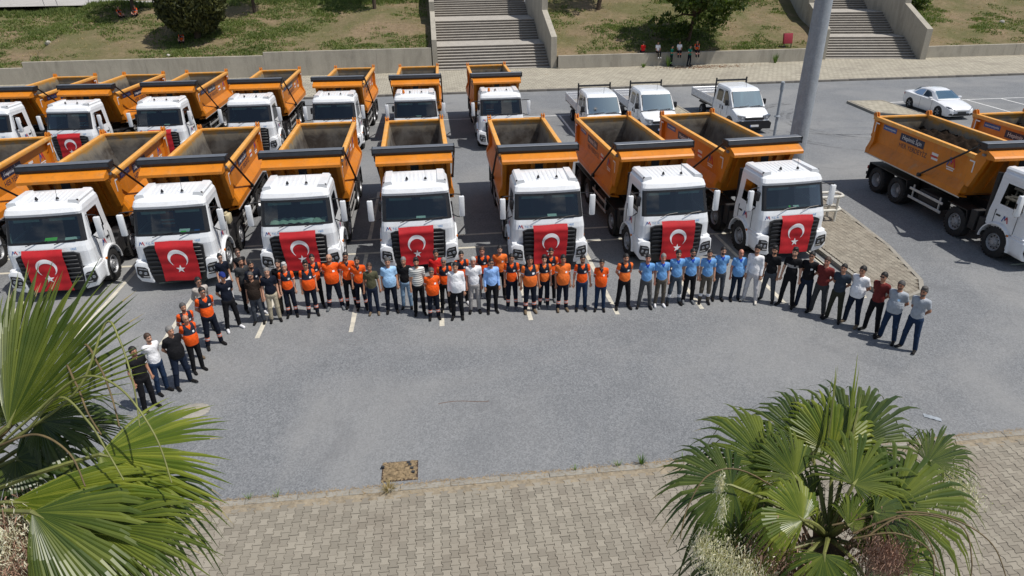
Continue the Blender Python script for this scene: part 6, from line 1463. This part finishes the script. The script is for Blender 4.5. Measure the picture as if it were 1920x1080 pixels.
PPL=[
(-7.18,13.67,1.70,'man in black polo with white trim, nearest at the left end of the arc',dict(shirt='black',collar=BLK,trousers='black',hair=SH,pose='stand_down',beard=1,side=WH,girth=1.05)),
(-7.09,14.30,1.67,'man in white shirt with sunglasses hung at the neck, by the left end',dict(shirt='white',trousers='jean',hair=('short','brown'),pose='stand_back',skin=0,beard=1)),
(-6.67,14.54,1.69,'grey haired man in plain black t-shirt and navy jeans at the left',dict(shirt='black',trousers='djean',hair=('short','grey'),pose='wide_back',sole=SOLE,girth=1.1,skin=1,belly=1)),
(-6.51,15.16,1.65,'bald man in orange and navy polo, front one near the left end',dict(**W_,trousers='black',hair=('fringe','grey'),pose='stand_back',skin=1,belly=1,beard=0)),
(-6.75,15.75,1.68,'man in orange and navy polo with grey trousers behind the bald man',dict(**W_,trousers='grey',hair=('short','dgrey'),pose='stand_back',shoe='tan',beard=1)),
(-6.44,16.38,1.79,'man in orange and navy polo with sunglasses and banded trousers at the left bend',dict(**W_,**BD,trousers='navy',hair=SH,pose='wide_back',glasses=True,girth=1.05)),
(-6.78,17.15,1.73,'man in beige shirt and sunglasses behind the left bend',dict(shirt='beige',trousers='grey',hair=('short','black'),pose='stand_back',glasses=True,sleeve='long')),
(-6.15,17.24,1.80,'man in blue cap, navy t-shirt and white sneakers',dict(shirt='navy',trousers='black',hair=('cap','black'),pose='wide_back',shoe='white',logo=WH,skin=1)),
(-6.65,18.79,1.70,'woman in dark navy top and white trousers with sunglasses',dict(shirt='navy',trousers='white',hair=('bun','black'),pose='stand_down',glasses=True,skin=0,girth=.9)),
(-6.20,19.04,1.72,'woman in sleeveless black top with brown hair',dict(shirt='black',sleeve='none',trousers='black',hair=('long','brown'),pose='stand_down',glasses=True,skin=0,girth=.88)),
(-5.95,18.34,1.73,'man in dark grey t-shirt behind the bearded man in navy',dict(shirt='dgrey',trousers='black',hair=SH,pose='stand_down',beard=1)),
(-5.60,18.06,1.73,'bearded man in navy t-shirt with a wristwatch left of centre',dict(shirt='navy',trousers='djean',hair=SH,pose='stand_front',beard=2,shoe='white',logo=WH)),
(-5.50,17.53,1.62,'man in black-brown t-shirt and grey jeans with sunglasses',dict(shirt='bbrown',trousers='gjean',hair=('short','dgrey'),pose='stand_down',glasses=True,beard=1,belly=1,girth=1.05)),
(-5.06,17.59,1.70,'grey haired man in dark navy polo and khaki trousers',dict(shirt='navy',trousers='khaki',hair=('short','grey'),pose='stand_down',girth=1.03,skin=0)),
(-4.85,18.05,1.73,'man in black top half hidden behind the khaki trousers',dict(shirt='black',trousers='brown',hair=SH,pose='stand_down',skin=0)),
(-4.62,17.82,1.72,'white haired man in orange and navy polo with banded trousers',dict(**W_,**BD,trousers='navy',hair=('full','white'),pose='stand_down',skin=0)),
(-4.02,17.80,1.76,'man in orange and navy polo with sunglasses and bare ankles',dict(**W_,**BD,trousers='navy',hair=('full','black'),pose='stand_down',glasses=True,belly=1)),
(-3.92,18.30,1.73,'smiling man in orange and navy polo behind the one with sunglasses',dict(**W_,trousers='black',hair=SH,pose='stand_back',skin=0)),
(-3.40,18.12,1.78,'stout bald man with moustache in plain orange polo and grey shoes',dict(**WP,**BD,trousers='navy',hair=('fringe','black'),pose='wide_back',belly=1,shoe='grey',girth=1.12,beard=1)),
(-2.93,18.15,1.80,'man in orange polo with black collar and sunglasses',dict(**WB,**BD,trousers='black',hair=SH,pose='stand_down',glasses=True,beard=1)),
(-2.60,17.98,1.71,'man in orange polo with black collar beside the olive t-shirt',dict(**WB,**BD,trousers='navy',hair=SH,pose='stand_down',beard=1)),
(-2.22,17.63,1.65,'man in olive t-shirt and dark jeans',dict(shirt='olive',trousers='djean',hair=('short','brown'),pose='stand_loose',shoe='tan',skin=2)),
(-1.70,17.69,1.75,'man in light blue polo and navy trousers',dict(shirt='lblue',trousers='navy',hair=('short','dgrey'),pose='stand_down',belly=1,girth=1.06)),
(-1.26,17.86,1.67,'grey haired man in black polo and light blue jeans',dict(shirt='black',trousers='ljean',hair=('short','grey'),pose='stand_down',girth=1.03,sole=SOLE)),
(-.88,17.45,1.80,'bearded man in striped white and grey shirt',dict(shirt='stripe',trousers='black',hair=('full','black'),pose='stand_down',beard=2)),
(-.32,18.08,1.75,'man in red shirt standing behind the front line',dict(shirt='red',trousers='black',hair=SH,pose='stand_back',belly=1)),
(-.46,17.12,1.62,'short stout man in plain orange polo with sunglasses in the middle',dict(**WP,**BD,trousers='navy',hair=('short','dgrey'),pose='stand_back',belly=1,glasses=True,girth=1.1)),
(-.10,17.55,1.72,'grey haired man in orange and navy polo with sunglasses behind the middle',dict(**W_,trousers='black',hair=('short','grey'),pose='stand_back',glasses=True)),
(.22,17.05,1.78,'man in white long sleeved shirt and black trousers at the centre',dict(shirt='white',trousers='black',hair=SH,pose='stand_down',sleeve='long',beard=0,girth=1.05,belly=1)),
(.42,17.90,1.74,'man in orange and navy polo with white shoes behind the white shirts',dict(**W_,trousers='black',hair=SH,pose='stand_back',shoe='white',skin=0)),
(.74,17.36,1.77,'white haired man in white polo and light grey trousers',dict(shirt='white',trousers='lgrey',hair=('short','white'),pose='stand_down',skin=3,girth=1.05)),
(1.05,18.10,1.74,'man in orange and navy polo behind the light blue shirt',dict(**W_,trousers='black',hair=('short','brown'),pose='stand_back',skin=3)),
(1.25,17.26,1.74,'man in light blue long sleeved shirt with sunglasses',dict(shirt='shirtblue',trousers='black',hair=SH,pose='stand_down',sleeve='long',glasses=True,sole=SOLE)),
(1.58,18.12,1.75,'tall man in plain faded orange polo behind the light blue shirt',dict(shirt='orange2',logo=WH,trousers='black',hair=SH,pose='stand_back',beard=1,skin=0)),
(1.85,17.41,1.78,'slim man in orange and navy polo right of the light blue shirt',dict(**W_,**BD,trousers='navy',hair=SH,pose='stand_down',shoe='grey',skin=2)),
(2.35,17.14,1.80,'stout man in faded orange and navy polo with tan work shoes',dict(**W2,**BD,trousers='navy',hair=SH,pose='stand_loose',shoe='tan',belly=1,girth=1.08,skin=2)),
(2.80,17.36,1.70,'man in orange and navy polo with grey shoes right of the stout one',dict(**W2,**BD,trousers='navy',hair=('full','black'),pose='stand_down',shoe='grey',skin=0)),
(3.06,17.75,1.74,'man in orange and navy polo standing behind the plain orange polo',dict(**W_,trousers='black',hair=SH,pose='stand_back',shoe='grey',beard=1)),
(3.31,17.11,1.79,'man in plain orange polo with a wristwatch right of centre',dict(shirt='orange2',side=SILV,logo=WH,**BD,trousers='navy',hair=SH,pose='stand_down',shoe='tan',belly=1,skin=2)),
(3.87,17.07,1.77,'bearded man in orange and navy polo with blue jeans and sunglasses',dict(**W_,trousers='jean',hair=SH,pose='stand_loose',glasses=True,beard=2,sole=SOLE)),
(4.41,16.96,1.65,'man in orange polo with black collar and blue jeans',dict(**WB,trousers='jean',hair=SH,pose='stand_back',skin=2,belly=1)),
(5.12,17.00,1.76,'man in orange and navy polo and black trousers with legs apart, rightmost in orange',dict(**W2,trousers='black',hair=SH,pose='wide_back',beard=1,girth=1.05)),
(5.76,16.95,1.73,'man in blue polo with grey trousers, leftmost of the blue polos',dict(**BP,trousers='grey',hair=SH,pose='wide_back',skin=3)),
(6.23,16.99,1.70,'fair haired man in blue polo with white shoes',dict(**BP,trousers='brown',hair=('short','grey'),pose='stand_down',shoe='white',skin=3)),
(6.70,17.06,1.76,'man in blue polo with white banded blue grey trousers',dict(**BP,**BW,trousers='bluegrey',hair=SH,pose='wide_back',beard=1)),
(7.15,17.10,1.75,'bearded man in blue polo and black trousers with sunglasses',dict(**BP,trousers='black',hair=SH,pose='stand_down',beard=2,glasses=True,girth=1.06,shoe='grey')),
(7.62,17.00,1.74,'man in blue polo with arms hanging and white banded grey trousers',dict(**BP,**BW,trousers='brown',hair=SH,pose='stand_down',beard=1)),
(8.09,17.14,1.74,'young man in pale blue polo with dark banded trousers',dict(**BP,trousers='gjean',hair=SH,pose='stand_back',beard=2,skin=0)),
(8.60,17.05,1.67,'bald man in blue polo and navy jeans, rightmost of the blue polos',dict(**BP,trousers='djean',hair=('fringe','dgrey'),pose='stand_loose',belly=1,skin=3)),
(9.00,16.89,1.84,'tall man in white shirt, black belt and pale trousers',dict(shirt='white',trousers='pale',hair=('full','black'),pose='wide_down',sleeve='long',shoe='lite',beard=1)),
(9.52,16.85,1.80,'man in black polo and grey trousers right of the white shirt',dict(shirt='black',trousers='gjean',hair=('full','black'),pose='wide_down',beard=2,sole=SOLE)),
(9.95,16.50,1.87,'man in black t-shirt with a grey chest stripe',dict(shirt='black',trousers='black',hair=('full','black'),pose='wide_loose',chest=CLR['lgrey'],skin=0,beard=1)),
(10.34,16.27,1.83,'man in black polo with dark blue jeans and sunglasses',dict(shirt='black',trousers='djean',hair=('short','black'),pose='wide_back',glasses=True,logo=WH)),
(10.60,15.90,1.81,'man in maroon t-shirt with dark trousers, left of the slate t-shirt',dict(shirt='maroon',trousers='dgrey',hair=('short','brown'),pose='wide_back',skin=3,girth=1.05)),
(10.86,15.49,1.77,'man in slate t-shirt and dark olive trousers',dict(shirt='slate',trousers='oliv2',hair=SH,pose='wide_back',skin=1)),
(11.22,15.20,1.82,'man in white t-shirt and dark blue jeans near the right end',dict(shirt='white',trousers='djean',hair=SH,pose='wide_back',shoe='tan',belly=1,skin=2,girth=1.05)),
(11.53,14.74,1.83,'man in maroon t-shirt with black trousers and sunglasses near the right end',dict(shirt='maroon',trousers='black',hair=SH,pose='wide_back',glasses=True,skin=1)),
(11.70,14.26,1.80,'man in light grey t-shirt with blue badge, second from the right end',dict(shirt='heather',trousers='jean',hair=('short','dgrey'),pose='wide_back',belly=1,logo=CLR['lblue'],girth=1.06,skin=2,beard=1)),
(11.97,13.76,1.85,'man in light grey t-shirt and striped black shoes at the right end of the arc',dict(shirt='heather',trousers='jean',hair=('full','dgrey'),pose='wide_back',sole=SOLE,beard=2,skin=2)),
]
for i,(x,y,h,lb,k) in enumerate(PPL):
    person(x,y,0,h,face(x,y,random.uniform(-.12,.12)),lb,tilt=0,**k)
GW='people resting by the far wall'; wz=1.22
person(18.35,60.35,wz+.0,1.72,pi,'person in red top sitting on the far wall with back turned',shirt='red',trousers='navy',pose='sit_lap',group=GW)
person(19.6,60.05,wz,1.75,.1,'man in white shirt sitting bent on the far wall, left of the green shirts',shirt='white',trousers='black',pose='sit_lap',shoe='white',group=GW)
person(20.75,59.6,.14,1.74,.9,'man in green shirt standing at the far wall with lime trouser bands',shirt='green',trousers='navy',bands=(cl('lime_band',(.35,.7,.12)),SILV),pose='stand_phone',group=GW)
person(21.55,60.05,wz,1.74,-.2,'man in white shirt with orange knee bands sitting on the far wall',shirt='white',trousers='navy',bands=(SALM,SALM),pose='sit_lap',group=GW)
person(22.35,59.5,.14,1.72,.4,'man in green shirt standing at the far wall beside the orange top',shirt='green',trousers='navy',pose='wide_phone',side=WH,logo=WH,group=GW)
person(23.15,60.05,wz,1.78,-.1,'man in orange and navy top sitting at the right end of the far wall group',**W_,**BD,trousers='navy',pose='sit_lap',group=GW)
GH='workers resting on the slope'
for x,y,rz,lb in ((-28.9,70.6,.9,'orange clad worker sitting left of the upper tree trunk'),(-27.4,70.5,-.3,'orange clad worker sitting right of the upper tree trunk'),(-21.7,64.2,.1,'orange clad worker sitting in the shade under the round conifer')):
    person(x,y,hz(x,y),1.74,rz,lb,**W_,**BD,trousers='navy',pose='ground_lap',group=GH)
